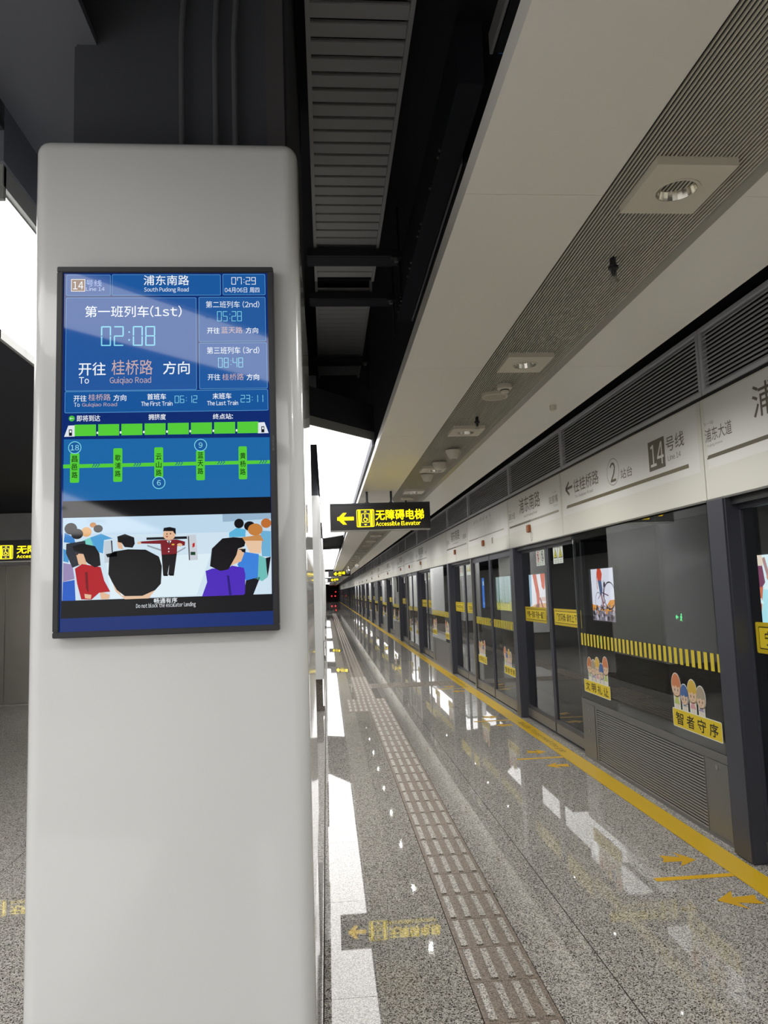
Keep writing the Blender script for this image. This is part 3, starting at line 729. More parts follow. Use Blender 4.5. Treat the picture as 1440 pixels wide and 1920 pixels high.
def leaf_art(lf, base, y0, y1, words, first):
    """yellow label and two small notices on the glass of a leaf, base = world origin of the bay"""
    O = (base[0]+0.063, base[1], 0)
    a = Art(O, (0,-1,0), (0,0,1), 0.0006)
    a.rrect(-y1, 1.215, -y0, 1.395, 0.012, (196, 172, 28), 0); a.rrect(-y1+0.03, 1.24, -y0-0.03, 1.37, 0.006, (40, 36, 20), 1)
    a.rrect(-y1+0.036, 1.246, -y0-0.036, 1.364, 0.005, (222, 198, 40), 2)
    a.text(words, -y1+0.09, 1.262, -y0-0.09, 1.345, (38, 32, 16), 3, 0.01)
    a.build('warning_label', 'print', lf)
    b = Art(O, (0,-1,0), (0,0,1), 0.0006)
    for k in range(2):
        c = (-y1+0.62+0.175*k) if first else (-y0-0.83+0.175*k)
        b.rect(c, 1.885, c+0.165, 2.07, (214, 222, 216), 0)
        if first: b.ring(c+0.083, 1.995, 0.06, 0.06, 0.012, (186, 66, 60) if k == 0 else (60, 60, 60), 1); b.line((c+0.04,2.035),(c+0.125,1.955),0.012,(186,66,60) if k == 0 else (60,60,60),2); b.poly([(c+0.07,1.96),(c+0.095,1.96),(c+0.1,2.02),(c+0.083,2.04),(c+0.066,2.02)], (30,30,30), 1)
        else: b.poly([(c+0.015,1.945),(c+0.15,1.945),(c+0.083,2.06)], (26,26,22), 1); b.poly([(c+0.032,1.955),(c+0.133,1.955),(c+0.083,2.042)], (214,206,40), 2); b.poly([(c+0.075,1.965),(c+0.1,1.965),(c+0.085,2.015)], (26,26,22), 3)
        b.text(['禁止倚靠','禁止翻越'][k] if first else ['当心夹手','当心缝隙'][k], c+0.04, 1.915, c+0.125, 1.932, (60,60,60), 1); b.rect(c+0.045, 1.898, c+0.12, 1.904, (120,120,120), 1)
    b.build('notice', 'print', lf)
def kids(a, cx, by, w_, n, mirror):
    """generic cartoon children standing behind a yellow plate"""
    cols = [(206, 128, 84), (70, 104, 160), (214, 176, 70), (170, 158, 136), (190, 120, 70)]
    dres = [(186, 200, 110), (150, 180, 200), (214, 160, 164), (164, 156, 196), (180, 196, 160)]
    for k in range(n):
        t = (k+0.5)/n; x = cx-w_/2 + w_*t
        big = [1.0, 0.74, 0.92, 0.80, 0.86][k % 5]; h = 0.245*big
        if mirror: x = cx+w_/2 - w_*t
        hr = 0.066*(0.5+0.5*big); L = 1+3*(k % 2); top = by+h
        a.ell(x, top-hr*1.2, hr+0.006, hr*1.25+0.006, (236, 236, 228), 0); a.rect(x-hr*0.75, by-0.01, x+hr*0.75, top-hr*1.6, (228, 230, 220), 0)
        a.ell(x, top-hr*1.2, hr, hr*1.25, cols[k % 5], L)
        a.ell(x, top-hr*1.55, hr*0.84, hr*0.80, (226, 196, 168), L+1)
        a.poly([(x-hr*0.8, top-hr*1.25), (x-hr*0.4, top-hr*1.45), (x-hr*0.1, top-hr*1.2), (x+hr*0.3, top-hr*1.45), (x+hr*0.8, top-hr*1.25), (x+hr*0.5, top-hr*0.5), (x-hr*0.5, top-hr*0.5)], cols[k % 5], L+2)
        for sx in (-0.35, 0.35): a.ell(x+hr*sx, top-hr*1.7, 0.0055, 0.011, (50, 38, 32), L+2, 8)
        a.line((x-hr*0.12, top-hr*2.08), (x+hr*0.12, top-hr*2.08), 0.003, (150, 90, 80), L+2)
        nb = top-hr*2.3
        a.poly([(x-hr*0.35, nb), (x+hr*0.35, nb), (x+hr*0.62, by+0.035), (x-hr*0.62, by+0.035)], dres[k % 5], L)
        for sx in (-1, 1):
            a.line((x+sx*hr*0.35, nb-0.006), (x+sx*hr*0.62, by+0.05), 0.010, (240, 222, 204), L+1)
            a.rect(x+sx*hr*0.22-0.007, by-0.01, x+sx*hr*0.22+0.007, by+0.036, (232, 212, 196), L)
def plate(a, y_far, y_near, z0, z1, words):
    a.rrect(-y_far, z0, -y_near, z1, 0.012, (238, 236, 214), 5); a.rrect(-y_far+0.006, z0+0.006, -y_near-0.006, z1-0.006, 0.01, (226, 200, 42), 6)
    n = len(words); W = (y_far-y_near); 
    for k, ch in enumerate(words):
        c = -y_far+W*(0.155+0.23*k); a.text(ch, c-0.05*W/0.62, z0+0.022, c+0.05*W/0.62, z1-0.024, (36, 32, 18), 8, 0.012)
def bay_core(e, sx, fine):
    """post, sliding door and its head, shared by both kinds of bay; y runs away from the camera"""
    MB().box(-0.045, 0.15, BAY-0.285, BAY-0.075, 0.0, HB).build('post', m_psd, e, bevel=0.012)
    MB().box(0.0, 0.10, 2.66, 4.84, 2.10, HB).build('door_head', m_psd2, e)
    s = MB().box(0.03, 0.29, 2.6, 4.84, -0.006, 0.006)
    for k in range(7): s.box(0.04+0.03*k, 0.05+0.03*k, 2.6, 4.84, 0.006, 0.010)
    s.build('sill_plate', m_kick, e)
    a = sliding_leaf(e, 3.69, 4.86, 'far', '', True); b = sliding_leaf(e, 2.52, 3.68, 'near', '', False)
    leaf_art(a, (XP, S0c, 0), 3.86, 4.78, '宁等一列车 不抢一扇门', True)
    leaf_art(b, (XP, S0c, 0), 2.66, 3.58, '门灯闪烁 请勿上下车', False)
    # header panels and louvres
    for (y0, y1) in ((-0.07, 2.81), (2.81, BAY-0.07)):
        hp = MB().box(-0.03, 0.05, y0+0.004, y1-0.004, HB, HT).build('header_panel', m_header, e, bevel=0.002)
        MB().box(-0.034, -0.026, y0+0.004, y1-0.004, HB-0.012, HB-0.001).build('bottom_rail', m_kick, hp)
        MB().box(-0.0306, -0.029, y0+0.05, y1-0.05, 2.345, HT-0.012).build('print_film', m_film, hp)
        fr = MB(); box_ring(fr, -0.01, 0.03, y0+0.006, y1-0.006, 2.835, 3.275, 0.03)
        lv = fr.build('louver_frame', m_louv, e, bevel=0.002)
        n = 14; p = 0.38/n
        sl = MB().profile_y([(-0.004,0),(0.0,0.010),(0.012,0.017),(0.026,0.017),(0.026,0.013),(0.008,0.0)], y0+0.034, y1-0.034)
        if fine:
            me = sl.mesh('louver_slat', m_louv)
            for k in range(n): obj_from(me, 'louver_slat', lv, (0, 0, 2.868+k*p))
        else:
            allm = MB()
            for k in range(n): allm.add([(v[0], v[1], v[2]+2.868+k*p) for v in sl.v], sl.f)
            allm.build('louver_slats', m_louv, lv, kind='stuff')
        MB().box(0.031, 0.036, y0+0.006, y1-0.006, 2.835, 3.275).build('louver_backing', m_psd2, lv)
    MB().box(0.0, 0.06, -0.07, BAY-0.07, HT+0.001, 2.834).build('shadow_gap', m_psd2, e)
    MB().box(0.04, 0.2, -0.07, BAY-0.07, HB+0.01, 3.3).build('header_box', m_psd2, e)
    o = MB().box(-0.062, -0.0302, 3.99, 4.09, 2.285, 2.375).build('door_lamp', m_orange, e, bevel=0.006)
    return a, b
def bay_fixed(e, fine, stickers=True):
    """fixed glass over a kick panel with a ventilation grille"""
    y0, y1 = -0.07, 2.64
    k = MB(); k.box(0, 0.03, y0, y1, 0, 0.03); k.box(0, 0.03, y0, y1, 0.50, 0.555)
    k.box(0, 0.03, y0, 0.29, 0.03, 0.50); k.box(0, 0.03, 2.245, y1, 0.03, 0.50)
    kp = k.build('kick_panel', m_kick, e)
    MB().box(-0.004, 0.0, y0+0.06, 0.25, 0.03, 0.50).build('access_hatch', m_kick, kp, bevel=0.002)
    MB().lathe([(0.017,0),(0.017,0.008)], 0, 0, 16).build('hatch_lock', m_stain, kp, loc=(-0.008, 0.12, 0.462)).rotation_euler = (0, PI/2, 0)
    MB().box(-0.004, 0.0, 2.30, 2.58, 0.03, 0.52).build('end_plate', m_kick, kp, bevel=0.002)
    bt = MB().lathe([(0.013,0),(0.013,0.009)], 0, 0, 12).mesh('button_cap', m_stain)
    for z in (0.465, 0.37, 0.272): obj_from(bt, 'button_cap', kp, (-0.009, 2.44, z)).rotation_euler = (0, PI/2, 0)
    sl = MB().profile_y([(-0.002,0.0),(-0.002,0.006),(0.004,0.008),(0.009,0.008),(0.009,0.006),(0.003,0.0)], 0.295, 2.24)
    n = 23; p = 0.465/n
    gr = MB(); box_ring(gr, -0.003, 0.006, 0.285, 2.25, 0.025, 0.505, 0.008); g = gr.build('grille_frame', m_kick, kp) if False else gr.build('grille_frame', m_kick, e)
    if fine:
        me = sl.mesh('grille_slat', m_slatk)
        for q_ in range(n): obj_from(me, 'grille_slat', g, (0, 0, 0.034+q_*p))
    else:
        a = MB()
        for q_ in range(n): a.add([(v[0], v[1], v[2]+0.034+q_*p) for v in sl.v], sl.f)
        a.build('grille_slats', m_slatk, g, kind='stuff')
    MB().box(0.024, 0.028, 0.29, 2.245, 0.03, 0.50).build('grille_backing', m_psd2, g)
    gp = MB().box(0.0, 0.012, y0, y1, 0.56, HB).build('glass_pane', m_glass, e)
    fr = MB(); box_ring(fr, 0.0125, 0.02, y0, y1, 0.56, HB, 0.075); fr.build('glass_border', m_psd2, e)
    if stickers:
        s = Art((XP-0.001, S0c, 0), (0,-1,0), (0,0,1), 0.0004)
        for q_ in range(31):
            yy = 2.545-q_*0.0842; s.rect(-yy, 1.068, -yy+0.046, 1.182, (214, 194, 52), 1)
        s.build('hazard_stripes', 'print', gp)
        s = Art((XP-0.001, S0c, 0), (0,-1,0), (0,0,1), 0.0004)
        plate(s, 2.53, 1.87, 0.63, 0.75, '文明礼让'); kids(s, -2.16, 0.75, 0.5, 5, True)
        s.build('courtesy_sticker', 'print', gp)
        s = Art((XP-0.001, S0c, 0), (0,-1,0), (0,0,1), 0.0004)
        plate(s, 0.69, 0.02, 0.625, 0.755, '智者守序'); kids(s, -0.44, 0.75, 0.46, 4, False)
        s.build('courtesy_sticker', 'print', gp)
def bay_emergency(e):
    """two hinged glass leaves down to the floor"""
    for (y0, y1, nm) in ((0.02, 1.33, 0), (1.36, 2.62, 1)):
        lf = empty('emergency_leaf', (0, 0, 0), parent=e)
        f = MB(); f.box(0, 0.04, y0, y1, 0.03, 0.16); f.box(0, 0.04, y0, y1, 2.06, HB); f.box(0, 0.04, y0, y0+0.04, 0.16, 2.06); f.box(0, 0.04, y1-0.04, y1, 0.16, 2.06)
        f.build('leaf_frame', m_psd, lf, bevel=0.003)
        MB().box(-0.004, 0, y0+0.01, y1-0.01, 0.03, 0.155).build('kick_plate', m_kick, lf)
        gp = MB().box(0.014, 0.024, y0+0.03, y1-0.03, 0.155, 2.065).build('glass_pane', m_glass, lf)
        s = Art((XP+0.013, S0c, 0), (0,-1,0), (0,0,1), 0.0004)
        yy = y1-0.06
        while yy > y0+0.07: s.rect(-yy, 1.068, -yy+0.046, 1.182, (214, 194, 52), 1); yy -= 0.0842
        s.build('hazard_stripes', 'print', lf)
        s = Art((XP+0.013, S0c, 0), (0,-1,0), (0,0,1), 0.0004)
        if nm: plate(s, y1-0.1, y1-0.72, 0.45, 0.57, '文明礼让'); kids(s, -(y1-0.4), 0.57, 0.46, 5, True)
        else: plate(s, y0+0.72, y0+0.1, 0.45, 0.57, '智者守序'); kids(s, -(y0+0.5), 0.57, 0.42, 4, False)
        s.build('courtesy_sticker', 'print', lf)
        MB().lathe([(0.013,0),(0.013,0.02)], 0, 0, 10).build('lock', m_stain, lf, loc=(-0.02, y0+0.03 if nm else y1-0.03, 1.14)).rotation_euler = (0, PI/2, 0)
    MB().box(-0.03, 0.03, 2.63, 2.67, 0.0, HB).build('stainless_post', m_stain, e, bevel=0.004)
    MB().box(0.0, 0.29, 0.0, 2.6, -0.006, 0.008).build('sill_plate', m_kick, e)

def bay_root(k, lab): return empty('platform_screen_door', (XP, S0+BAY*k, 0), label=lab, cat='platform screen door', group='platform screen door bays along the track')
BL = {-1: 'nearest screen door bay at the right edge, its open-side door and yellow label cut by the frame',
      0: 'screen door bay with the large striped fixed glass, children sticker and ventilation grille',
      1: 'second screen door bay, two hinged glass emergency leaves without a grille',
      2: 'third screen door bay, narrow, with a small ventilation grille beyond the emergency doors',
      3: 'fourth screen door bay, glass down to the floor beyond the small grille bay'}
S0c = S0-BAY; eA = bay_root(-1, BL[-1]); bay_core(eA, 0, True); bay_fixed(eA, True)
S0c = S0; e = bay_root(0, BL[0]); bay_core(e, 0, True); bay_fixed(e, True)
S0c = S0+BAY; eB = bay_root(1, BL[1]); bay_core(eB, 0, False); bay_emergency(eB)
S0c = S0+2*BAY; eC = bay_root(2, BL[2]); bay_core(eC, 0, False); bay_fixed(eC, False)
c = copy_tree(eB); c.location.y = S0+3*BAY; c['label'] = BL[3]; E3 = c
roots = {-1: eA, 0: e, 1: eB, 2: eC, 3: c}
for k in range(4, 28):
    c = copy_tree(eC); c.location.y = S0+k*BAY; roots[k] = c
    c['label'] = ('%s screen door bay from the camera, dark post with small grille' % ORD[k]) if k < 10 else 'distant screen door bay in the dark row of posts near the far end'
# prints on the headers
ink1, ink2 = (98, 92, 78), (150, 146, 132)
def hdr(k): return Art((XP-0.031, S0+BAY*k, 0), (0,-1,0), (0,0,1), 0.0004)
def ht(a, s, yf, z0, yn, z1, c=ink1, bold=0.0): a.text(s, -yf, z0, -yn, z1, c, 1, bold)
def name_sign(k):
    a = hdr(k); 
    ht(a, '浦东南路', 4.46, 2.545, 3.56, 2.73, bold=0.006); ht(a, 'South Pudong Road', 4.27, 2.475, 3.70, 2.515)
    ht(a, '下一站', 5.01, 2.62, 4.89, 2.645, ink2); ht(a, '浦东大道', 5.00, 2.515, 4.69, 2.60); ht(a, 'Pudong Avenue', 4.98, 2.478, 4.80, 2.50, ink2)
    ht(a, '上一站', 3.10, 2.62, 2.97, 2.645, ink2); ht(a, '陆家嘴', 3.22, 2.515, 2.92, 2.60, ink1); ht(a, 'Lujiazui', 3.08, 2.478, 2.93, 2.50, ink2)
    a.poly([(-5.0,2.408),(-4.98,2.432),(-3.98,2.432),(-3.98,2.408)], ink1, 1); a.rect(-3.98, 2.408, -2.91, 2.432, ink2, 1)
    a.ring(-3.97, 2.235, 0.045, 0.045, 0.006, ink1, 1); a.texth('①'[:0] or '1', -3.985, 2.215, 0.04, ink1, 2); a.rect(-4.0, 2.178, -3.95, 2.186, ink2, 1)
    a.build('station_print', 'print', roots[k])
for k in (-1, 0, 1, 2, 3, 4, 5, 6): name_sign(k)
def direction_sign(k):
    a = hdr(k)
    a.line((-2.65,2.603),(-2.45,2.610),0.026,ink1); a.line((-2.65,2.603),(-2.545,2.665),0.028,ink1); a.line((-2.65,2.603),(-2.545,2.538),0.028,ink1)
    ht(a, '往桂桥路', 2.41, 2.535, 1.75, 2.665, bold=0.004); ht(a, 'To Guiqiao Road', 2.385, 2.475, 1.905, 2.512)
    a.ring(-1.417, 2.582, 0.132, 0.114, 0.005, ink1, 1); a.text('2', -1.475, 2.50, -1.36, 2.662, ink1, 1, 0.01); ht(a, '站台', 1.26, 2.492, 1.03, 2.575)
    a.rect(-0.72, 2.465, -0.455, 2.685, ink1, 1); a.text('14', -0.69, 2.495, -0.475, 2.655, (226, 224, 216), 2, 0.006)
    ht(a, '号线', 0.43, 2.56, 0.165, 2.665, bold=0.004); ht(a, 'Line 14', 0.415, 2.495, 0.225, 2.535)
    a.poly([(-2.66,2.41),(-2.635,2.44),(-0.13,2.425),(-0.125,2.398)], (112, 104, 82), 1)
    a.build('direction_print', 'print', roots[k])
direction_sign(0)
a = hdr(-1)
ht(a, '下一站', 5.06, 2.632, 4.93, 2.652); 
# near name panel: large name of the nearest bay, next stop at its far end
roots[-1]; 
def map_sign(k):
    a = hdr(k)
    ht(a, '14号线 Line 14', 2.74, 2.735, 2.5, 2.75, ink2)
    for q_ in range(31):
        yy = 2.62-q_*0.075; hgt = 0.06+0.05*((q_*7) % 5)/5 + (0.10 if q_ > 18 else 0.0)
        a.line((-yy, 2.47), (-yy+0.03, 2.47+hgt), 0.008, (176, 172, 164), 1); a.rect(-yy-0.006, 2.452, -yy+0.006, 2.462, ink2, 1)
    a.rect(-2.66, 2.43, -1.9, 2.445, ink1, 1); a.rect(-1.9, 2.43, -0.2, 2.445, ink2, 1); a.line((-1.42, 2.56),(-1.36, 2.70),0.008,(170,166,158),1)
    for q_, yy in enumerate((2.2,2.15,2.02,1.9,1.74,1.68,1.60,1.5,1.44,1.28,1.22,1.05,0.98)):
        a.line((-yy, 2.685), (-yy+0.03, 2.685+0.03+0.02*(q_ % 3)), 0.016, [(120,110,100),(150,80,80),(110,110,120)][q_ % 3], 1)
    a.rect(-0.98, 2.285, -0.88, 2.375, ink2, 0)
    a.build('line_map_print', 'print', roots[k])
for k in (1, 3, 5): map_sign(k)
for k in (1, 3): MB().box(-0.062, -0.0302, 1.47, 1.57, 2.285, 2.375).build('door_lamp', m_orange, roots[k], bevel=0.006)

# ------------------------------------------------------------------ track side: tunnel wall, track bed, light boxes
MB().box(6.25, 6.5, Y0, Y1, -1.4, 4.3).build('wall_track', m_tunnel, kind='structure')
MB().box(2.75, 6.5, Y0, Y1, -1.5, -1.4).build('track_bed', m_tunnel, kind='structure')
MB().box(2.9, 6.5, Y0, Y1, 4.2, 4.3).build('tunnel_roof', m_tunnel, kind='structure')
MB().box(2.66, 2.9, Y0, Y1, 3.3, 4.6).build('wall_right', m_black, kind='structure')
MB().box(2.62, 2.75, Y0, Y1, -1.4, -0.25).build('platform_edge_wall', m_tunnel, kind='structure')
def lightbox(y0, y1, z0, z1, label, draw):
    e = empty('light_box', (6.2, (y0+y1)/2, (z0+z1)/2), label=label, cat='advertising light box', group='advertising light boxes on the track wall')
    b = MB(); hy, hz = (y1-y0)/2, (z1-z0)/2
    for q_ in ((-hy-0.03,hy+0.03,hz,hz+0.03),(-hy-0.03,hy+0.03,-hz-0.03,-hz),(-hy-0.03,-hy,-hz,hz),(hy,hy+0.03,-hz,hz)): b.box(-0.06, 0.05, *q_)
    b.build('box_frame', m_psd2, e); MB().box(-0.01, 0.05, -hy, hy, -hz, hz).build('box_back', m_psd2, e)
    a = Art((6.188, (y0+y1)/2, (z0+z1)/2), (0,-1,0), (0,0,1), 0.0008)
    draw(a, hy, hz); a.build('lit_poster', 'lit', e)
    return e
def rnd_rocks(a, W, Hh, z0, z1, n, cols, L=3):
    for _ in range(n):
        x = random.uniform(-W, W); z = random.uniform(z0, z1); r = random.uniform(0.03, 0.09); k = random.randint(4, 6); t = random.random()*6
        pts = [(max(-W, min(W, x+r*math.cos(t+2*PI*i/k)*random.uniform(0.7,1.2))), max(-Hh, min(Hh, z+r*0.7*math.sin(t+2*PI*i/k)))) for i in range(k)]
        a.poly(pts, random.choice(cols), L); L = L+0.05
def bike(a, W, Hh):
    a.rect(-W, -Hh, W, Hh, (226, 224, 236), 0); a.poly([(-W,-Hh),(W,-Hh),(W,-0.1),(0.35,-0.12),(0.05,-0.3),(-W,-0.22)], (226, 150, 60), 1)
    a.rect(-W, -Hh, W, -0.36, (120, 112, 120), 2)
    rnd_rocks(a, W, Hh, -Hh+0.05, -0.25, 70, [(70,60,66),(150,140,150),(190,182,196),(96,84,88),(210,140,70),(50,46,56)], 3)
    a.ring(0.36, -0.02, 0.34, 0.31, 0.03, (48, 40, 52), 8); a.ring(-0.32, -0.16, 0.2, 0.22, 0.016, (96, 84, 96), 8)
    for p, q_, w2 in (((-0.34,-0.1),(-0.1,0.05),0.02),((-0.1,0.05),(0.3,-0.02),0.025),((-0.12,0.05),(-0.2,0.2),0.02),((0.05,0.32),(-0.02,-0.05),0.02),((-0.02,-0.2),(0.05,0.25),0.03),((-0.1,0.0),(-0.05,-0.3),0.05),((0.0,-0.2),(0.1,-0.12),0.03)): a.line(p, q_, w2, (84, 50, 66), 9)
    a.poly([(-0.3,0.585),(-0.1,0.585),(-0.02,0.46),(-0.08,0.32),(-0.3,0.32),(-0.36,0.46)], (206, 70, 44), 9)
    a.poly([(-0.3,0.32),(-0.08,0.32),(-0.04,0.1),(-0.1,-0.02),(-0.2,0.0),(-0.24,0.15)], (74, 92, 128), 9)
    a.line((-0.36,0.42),(-0.34,0.12),0.05,(200,160,150),9); a.line((-0.12,0.0),(-0.02,-0.28),0.06,(180,120,120),9); a.ell(0.1,0.22,0.05,0.07,(70,60,80),9)
def legs(a, W, Hh):
    a.rect(-W, -Hh, W, Hh, (240, 236, 240), 0); a.poly([(-W,-Hh),(W,-Hh),(W,-0.24),(-0.2,-0.28),(-W,-0.4)], (226, 168, 104), 1)
    a.poly([(-W,Hh),(-0.6,Hh),(-0.7,-0.3),(-W,-0.4)], (176, 206, 224), 1)
    a.poly([(-0.5,Hh),(-0.1,Hh),(0.15,0.0),(0.1,-0.3),(-0.15,-0.3),(-0.2,0.0)], (206, 84, 44), 2); a.poly([(0.3,Hh),(0.75,Hh),(0.7,0.2),(0.6,0.12),(0.42,0.2)], (220, 96, 60), 2)
    a.poly([(-0.2,-0.3),(0.1,-0.28),(0.05,-0.44),(-0.35,-0.5),(-0.45,-0.44)], (110, 44, 60), 3); a.poly([(0.1,-0.1),(0.25,-0.1),(0.55,-0.44),(0.45,-0.48)], (150, 60, 50), 3); a.rect(0.3,-0.2,0.85,-0.08,(226,190,180),2)
def forest(a, W, Hh):
    a.rect(-W, -Hh, W, Hh, (206, 224, 226), 0); a.rect(-W, -Hh, W, -0.3, (190, 184, 84), 1)
    for k in range(16):
        x = -W+0.1+(2*W-0.2)*k/15; wd = random.uniform(0.03, 0.08); a.poly([(x-wd/2,Hh),(x+wd/2,Hh),(x+wd/2+0.02,-0.35),(x-wd/2-0.02,-0.35)], [(96,128,112),(132,156,140),(80,108,90)][k % 3], 2)
    rnd_rocks(a, W, Hh, -Hh+0.05, -0.25, 30, [(216,200,80),(120,140,70),(236,222,120)], 3)
def bluead(a, W, Hh): a.rect(-W, -Hh, W, Hh, (60, 130, 236), 0); a.rect(-W*0.5, Hh*0.5, W*0.5, Hh*0.8, (180, 214, 250), 1); a.rect(-W*0.4, -Hh*0.8, W*0.5, -Hh*0.6, (120, 180, 245), 1)
def runner(a, W, Hh):
    a.rect(-W, -Hh, W, Hh, (170, 222, 230), 0); a.rect(-W, 0.1, W, Hh, (214, 234, 238), 1); a.rect(-W, -Hh, W, -Hh+0.06, (190, 180, 150), 1)
    s = -W+0.06
    a.poly([(s-0.04,Hh),(s+0.26,Hh),(s+0.3,0.52),(s+0.26,0.42),(s,0.5)], (226, 208, 190), 2); a.line((s+0.3,0.55),(s+0.38,0.3),0.07,(170,130,130),2); a.ell(s+0.38,0.28,0.04,0.05,(196,140,120),2)
    a.poly([(s-0.02,0.44),(s+0.26,0.44),(s+0.3,0.2),(s+0.2,0.12),(s+0.02,0.16)], (120, 62, 90), 2); a.poly([(s+0.04,0.14),(s+0.24,0.14),(s+0.2,-0.02),(s+0.1,-0.08)], (200,110,80), 2); a.poly([(s+0.06,-0.05),(s+0.2,-0.02),(s+0.16,-0.2),(s+0.06,-0.18)], (222, 110, 70), 3)
    rnd_rocks(a, W, Hh, -0.2, 0.1, 18, [(236,244,244),(214,238,240)], 3)
lightbox(8.9, 10.41, 0.80, 1.98, 'lit poster of a runner in purple shorts behind the nearest screen door', runner)
lightbox(15.49, 16.95, 0.82, 1.99, 'lit poster of a cyclist and bicycle wheel behind the striped fixed glass', bike)
lightbox(20.49, 22.3, 0.83, 1.99, 'lit poster of red legs walking, behind the sliding door with yellow labels', legs)
lightbox(24.4, 26.75, 0.84, 2.01, 'lit poster of a pale forest behind the hinged emergency doors', forest)
lightbox(28.6, 29.2, 0.86, 2.03, 'narrow bright blue lit poster behind the emergency doors', bluead)
def exit_box(x, y, z, lab):
    e = empty('exit_light', (x, y, z), label=lab, cat='exit sign', group='green exit signs on the track wall')
    MB().box(-0.03, 0.03, -0.19, 0.19, -0.09, 0.09).build('housing', mat('exit_green_dark', (10, 46, 26), rough=0.4), e, bevel=0.004)
    a = Art((x-0.031, y, z), (0,-1,0), (0,0,1), 0.0006); g = (70, 220, 120)
    a.line((-0.14,0),(-0.05,0),0.022,g); a.line((-0.14,0),(-0.105,0.035),0.02,g); a.line((-0.14,0),(-0.105,-0.035),0.02,g)
    a.ell(0.06,0.05,0.018,0.018,g); a.line((0.055,0.03),(0.045,-0.02),0.034,g); a.line((0.045,-0.02),(0.075,-0.065),0.018,g); a.line((0.045,-0.02),(0.01,-0.06),0.018,g); a.line((0.05,0.02),(0.09,-0.005),0.014,g); a.line((0.05,0.02),(0.015,0.0),0.014,g)
    a.build('pictogram', 'sign', e)
exit_box(6.2, 12.65, 1.02, 'small green exit sign glowing behind the right part of the striped glass')
exit_box(6.2, 16.6, 0.40, 'small green exit sign glowing through the yellow stripes under the bicycle poster')

# ------------------------------------------------------------------ far end and other walls
MB().box(-9, 6.5, Y1, Y1+0.3, -1.4, 4.6).build('wall_end', mat('end_wall', (170, 170, 166), rough=0.5), kind='structure')
MB().box(-9, 6.5, Y0-0.3, Y0, -1.4, 4.6).build('wall_back', m_wall, kind='structure')
MB().box(-9.2, -9, Y0, Y1, -0.25, 4.6).build('wall_left', m_wall, kind='structure')
tr = empty('end_door', (1.5, Y1-0.3, 0), label='dark doorway with two red lamps closing the far end of the platform', cat='doorway')
MB().box(-1.1, 0.95, 0, 0.25, 0, 2.5).build('dark_opening', m_psd2, tr)
m_red = mat('red_lamp', (255, 40, 40), rough=0.5, emit=2.5, ecol=(255, 40, 50))
for x in (-0.45, 0.25): MB().lathe([(0.11,0),(0.11,0.03)], 0, 0, 16).build('red_lamp', m_red, tr, loc=(x, -0.04, 1.0)).rotation_euler = (PI/2, 0, 0)
MB().box(0.25, 0.45, -0.03, 0, 1.75, 1.9).build('red_panel', m_red, tr)
MB().box(-0.7, 0.7, -0.02, 0, 1.35, 1.5).build('bumper_band', mat('brown_band', (120, 86, 60)), tr)

# ------------------------------------------------------------------ elevator behind the column, left
EY = 12.8
ev = empty('elevator', (-5.0, EY, 0), label='brushed steel elevator doors in a grey surround behind the near column, left edge', cat='elevator')
MB().box(-1.9, -0.75, 0.0, 2.2, 0.0, 3.16).build('surround', m_wall, ev, bevel=0.004)
MB().box(0.75, 1.6, 0.0, 2.2, 0.0, 3.16).build('surround', m_wall, ev, bevel=0.004)
MB().box(-0.75, 0.75, 0.0, 2.2, 2.28, 3.16).build('lintel', m_wall, ev, bevel=0.004)
MB().box(-0.75, -0.335, 0.06, 0.09, 0.0, 2.28).build('elevator_door', m_elev, ev, bevel=0.003)
MB().box(-0.325, 0.75, 0.06, 0.09, 0.0, 2.28).build('elevator_door', m_elev, ev, bevel=0.003)
MB().box(-0.75, 0.75, 0.0, 0.06, 0.0, 0.012).build('threshold', m_stain, ev)
# ------------------------------------------------------------------ hanging signs
def hanging_sign(x0, x1, y, z0, z1, rods, label, draw, ztop=3.0, dep=0.12):
    e = empty('hanging_sign', ((x0+x1)/2, y, z0), label=label, cat='sign', group='yellow on black hanging signs')
    hx, hh = (x1-x0)/2, z1-z0
    MB().box(-hx, hx, 0, dep, 0, hh).build('sign_box', mat('sign_black', (40, 40, 42), rough=0.35), e, bevel=0.004)
    MB().box(-hx, hx, -0.006, dep, hh-0.022, hh+0.004).build('top_profile', m_steel, e, bevel=0.002)
    MB().box(-hx, hx, -0.004, dep, -0.012, 0.002).build('bottom_profile', m_stain, e, bevel=0.002)
    for rx in rods:
        MB().lathe([(0.016, hh),(0.016, ztop-z0+(0 if ztop < 3.1 else 0))], rx-(x0+x1)/2, dep/2, 12).build('hanging_rod', m_steel, e, smooth=True)
        MB().lathe([(0.03, hh),(0.03, hh+0.02)], rx-(x0+x1)/2, dep/2, 12).build('rod_flange', m_steel, e)
    a = Art(((x0+x1)/2, y-0.001, z0), (1,0,0), (0,0,1), 0.0006); draw(a, hx, hh); a.build('lettering', 'sign', e)
    return e
YEL = (252, 222, 12)
